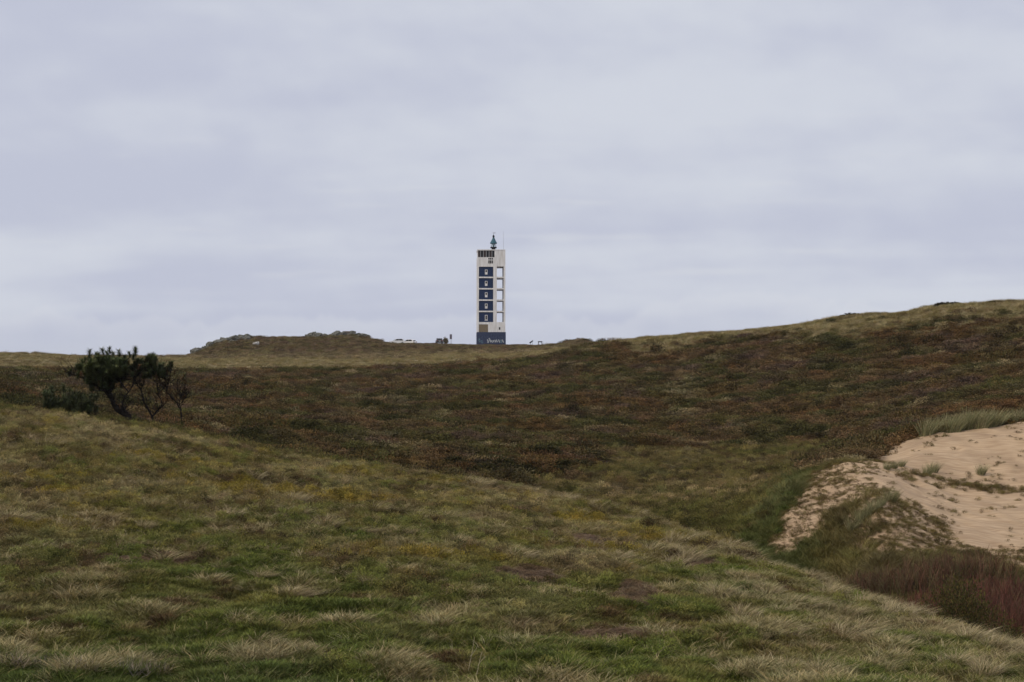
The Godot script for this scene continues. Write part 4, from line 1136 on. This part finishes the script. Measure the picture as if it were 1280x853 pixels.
# ------------------------------------------------------------------ ground cover
func build_vegetation() -> void:
	var W := [Color(1, 1, 1), Color(0.85, 0.9, 0.8), Color(1.25, 1.15, 1.0), Color(0.7, 0.7, 0.65), Color(1.6, 1.45, 1.3)]
	var WH := [Color(1, 1, 1), Color(0.88, 0.92, 0.85), Color(1.15, 1.08, 1.0), Color(0.8, 0.8, 0.78), Color(1.3, 1.22, 1.15)]
	var turf := []; var wisp := []; var mats := []; var heath := []; var heathb := []; var mar := []
	for k in 4: turf.append(blades(62, 0.17, 0.05, 0.15, 0.013, 0.7, 0.6, 0.35, W, 2))
	for k in 4: wisp.append(blades(42, 0.24, 0.16, 0.42, 0.012, 0.9, 0.8, 0.55, W, 3))
	for k in 3: mats.append(leafy(240, 0.26, 0.11, 0.026, 0.2, W, 0.35, 0.35))
	for k in 4: heath.append(leafy(330, 0.7, 0.62, 0.10, 0.25, W, 0.35, 0.45))
	for k in 3: mar.append(blades(70, 0.35, 0.35, 0.75, 0.016, 0.6, 0.7, 0.6, W, 3))
	var X := {"turf": [[], []], "wisp": [[], []], "mat": [[], []], "heath": [[], []], "mar": [[], []], "litter": [[], []]}
	var put := func(kind: String, p: Vector3, s: float, c: Color, sy := 1.0, free := false) -> void:
		X[kind][0].append(place(p, rng.randf() * TAU if free or rng.randf() < 0.3 else rng.randf_range(-0.9, 0.9), s, sy)); X[kind][1].append(c)
	# bands of distance, each with its own spacing
	for band in [[24.0, 33.0, 120.0], [33.0, 45.0, 90.0], [45.0, 60.0, 60.0], [60.0, 82.0, 40.0], [82.0, 125.0, 9.0], [125.0, 180.0, 4.2], [180.0, 245.0, 2.4], [245.0, 330.0, 1.3], [330.0, 425.0, 0.8]]:
		var area: float = (band[1] * band[1] - band[0] * band[0]) * 0.5 * 1440.0 / FOCAL
		for k in int(area * band[2]):
			var d := sqrt(rng.randf_range(band[0] * band[0], band[1] * band[1]))
			var px := rng.randf_range(-80.0, 1360.0)
			var x := (px - 640.0) / FOCAL * d; var z := -d
			var kind := cover(px, d, x, z)
			var p := Vector3(x, ground(x, z), z)
			var c := tone(kind, px, d, x, z)
			var s := n_small.get_noise_2d(x * 0.9 + 5.0, z)
			var b := n_mid.get_noise_2d(x * 1.4 + 140.0, z * 0.9)
			match kind:
				0:
					var green := clampf(0.55 + (44.0 - d) / 22.0 + n_patch.get_noise_2d(x * 0.45, z * 0.9), 0.0, 1.0)
					var r := rng.randf()
					if bare(px, d) + 0.35 * s > 0.3:
						if r < 0.6: put.call("mat", p, rng.randf_range(0.5, 1.0), jitter(c, 0.35), 0.7, true)
						elif r < 0.66: put.call("wisp", p, rng.randf_range(0.5, 0.9), jitter(mix3(c, C_STRAW, rng.randf()), 0.3))
						continue
					if b + 0.4 * s > 0.17 + 0.2 * clampf((46.0 - d) / 8.0, 0.0, 1.0) * clampf((1050.0 - px) / 200.0, 0.0, 1.0) and r < 0.4:
						put.call("wisp", p, rng.randf_range(0.8, 1.4), jitter(mix3(c, C_STRAW, rng.randf_range(0.45, 1.0)), 0.25))
					elif r < (0.1 if d > 44.0 or px > 950.0 else 0.035):
						put.call("wisp", p, rng.randf_range(0.6, 1.2), jitter(mix3(c, C_STRAW, rng.randf_range(0.1, 0.9)), 0.3))
					elif rng.randf() > green * 1.15 and r < 0.7:
						put.call("mat", p, rng.randf_range(0.5, 1.4), jitter(c, 0.65), rng.randf_range(0.6, 2.0), true)
					else:
						put.call("turf", p, rng.randf_range(0.7, 1.5), jitter(c, 0.6), rng.randf_range(0.5, 1.6), rng.randf() < 0.5)
				1:
					var r := rng.randf()
					if r < 0.5: put.call("mat", p, rng.randf_range(0.8, 2.0), jitter(c, 0.65), rng.randf_range(0.7, 2.2), true)
					elif r < 0.9: put.call("turf", p, rng.randf_range(1.0, 1.8), jitter(c, 0.5))
					else: put.call("wisp", p, rng.randf_range(0.9, 1.6), jitter(mix3(c, C_STRAW, rng.randf() * 0.7), 0.3))
				2:
					if rng.randf() < 0.04 + 0.1 * clampf(b * 2.0, 0.0, 1.0): put.call("mar", p, rng.randf_range(0.7, 1.2), jitter(mix3(c, C_STRAW, rng.randf_range(0.2, 0.6)), 0.3))
					else:
						var tall := 1.0
						if d < lerp_line(LINES[13], px).x - 30.0 and rng.randf() < 0.03 + 0.2 * clampf(n_patch.get_noise_2d(x * 0.9 + 411.0, z) * 4.0 - 0.6, 0.0, 1.0): tall = rng.randf_range(1.2, 1.7)
						put.call("heath", p, rng.randf_range(0.6, 1.2) * (1.0 + (d - 90.0) / 300.0) * sqrt(tall), jitter(mix3(c, C_HGREEN * 0.6, tall - 1.0), 0.6), rng.randf_range(0.3, 0.8) * tall, true)
				3:
					if rng.randf() < 0.3: put.call("heath", p, rng.randf_range(0.6, 1.0), jitter(mix3(c, C_OLIVE, 0.4), 0.3), 0.6, true)
					else: put.call("mar", p, rng.randf_range(0.8, 1.4), jitter(c, 0.25))
				4:
					if d > 424.0: continue
					if d > 378.0 and ((px > 232.0 and px < 314.0 and rng.randf() < 0.75) or (px > 380.0 and px < 464.0 and rng.randf() < 0.6)): continue
					if d > 355.0 and px > 476.0 and px < 700.0:
						put.call("heath", p, rng.randf_range(0.5, 0.9), jitter(c, 0.35), 0.3, true)
						continue
					if rng.randf() < 0.7: put.call("heath", p, rng.randf_range(0.8, 1.6), jitter(c, 0.55), rng.randf_range(0.4, 0.75), true)
					else: put.call("mar", p, rng.randf_range(0.9, 1.5), jitter(mix3(c, C_STRAW, 0.35), 0.25))
				5:
					# sprigs and litter on the sand, in drifts
					var nn := n_mid.get_noise_2d(x * 1.5 + 60.0, z * 2.0) + 0.5 * s
					var left := clampf((1120.0 - px) / 60.0, 0.0, 1.0)
					var shelf := clampf(1.0 - absf(d - 70.5) / 1.6, 0.0, 1.0) * clampf((px - 1090.0) / 40.0, 0.0, 1.0)
					var foot := clampf((57.5 - d) / 2.0, 0.0, 1.0)
					var rim := 0.0
					for q in [[14.0, 0.0], [-14.0, 0.0], [0.0, 1.3], [0.0, -1.3]]:
						if sandiness(px + q[0], d + q[1], x + q[0] * d / FOCAL, z - q[1]) < 0.5: rim += 0.35
					var want := 0.09 + rim + (0.95 if knoll(px, d) < 0.95 else 0.0) + 0.8 * left + 1.2 * shelf * clampf(0.6 + nn * 2.0, 0.0, 1.0) + 0.9 * foot + maxf(0.0, nn - 0.25) * 1.2
					if nn + want * 0.9 < 0.28: continue
					if rng.randf() > want * 0.65: continue
					put.call("litter", p, rng.randf_range(0.25, 0.7) * (1.0 + 0.9 * shelf), jitter(mix3(C_BROWN, C_OLIVE, rng.randf()) * 0.8, 0.4), rng.randf_range(0.7, 2.2), true)
					if rng.randf() < 0.3 + 0.3 * shelf: put.call("wisp", p, rng.randf_range(0.4, 1.0), jitter(mix3(C_BROWN, C_OLIVE, rng.randf()), 0.3))
				6:
					var r := rng.randf()
					if r < 0.55: put.call("mar", p, rng.randf_range(0.5, 0.95), jitter(c, 0.3))
					elif r < 0.8: put.call("mat", p, rng.randf_range(0.8, 1.6), jitter(c, 0.35), 1.0, true)
					else: put.call("turf", p, rng.randf_range(1.0, 1.7), jitter(c, 0.3))
	scatter("turf_grass", "short green and olive turf covering the near slope", turf, X.turf[0], X.turf[1], M.grass)
	scatter("dry_grass", "thin dry straw-coloured grass among the turf", wisp, X.wisp[0], X.wisp[1], M.grass)
	scatter("ground_cover", "low brown and mustard moss and litter between the grass", mats, X.mat[0], X.mat[1], M.leaf)
	scatter("heather", "brown and dark green heather covering the slopes behind", heath, X.heath[0], X.heath[1], M.leaf)
	scatter("marram_grass", "pale long grass on the banks and dune flanks", mar, X.mar[0], X.mar[1], M.grass)
	scatter("beach_sprigs", "small dark sprigs and litter scattered over the sand", mats, X.litter[0], X.litter[1], M.leaf)
	var total := 0
	for k in X: total += X[k][0].size(); print(k, " ", X[k][0].size())
	print("copies ", total)
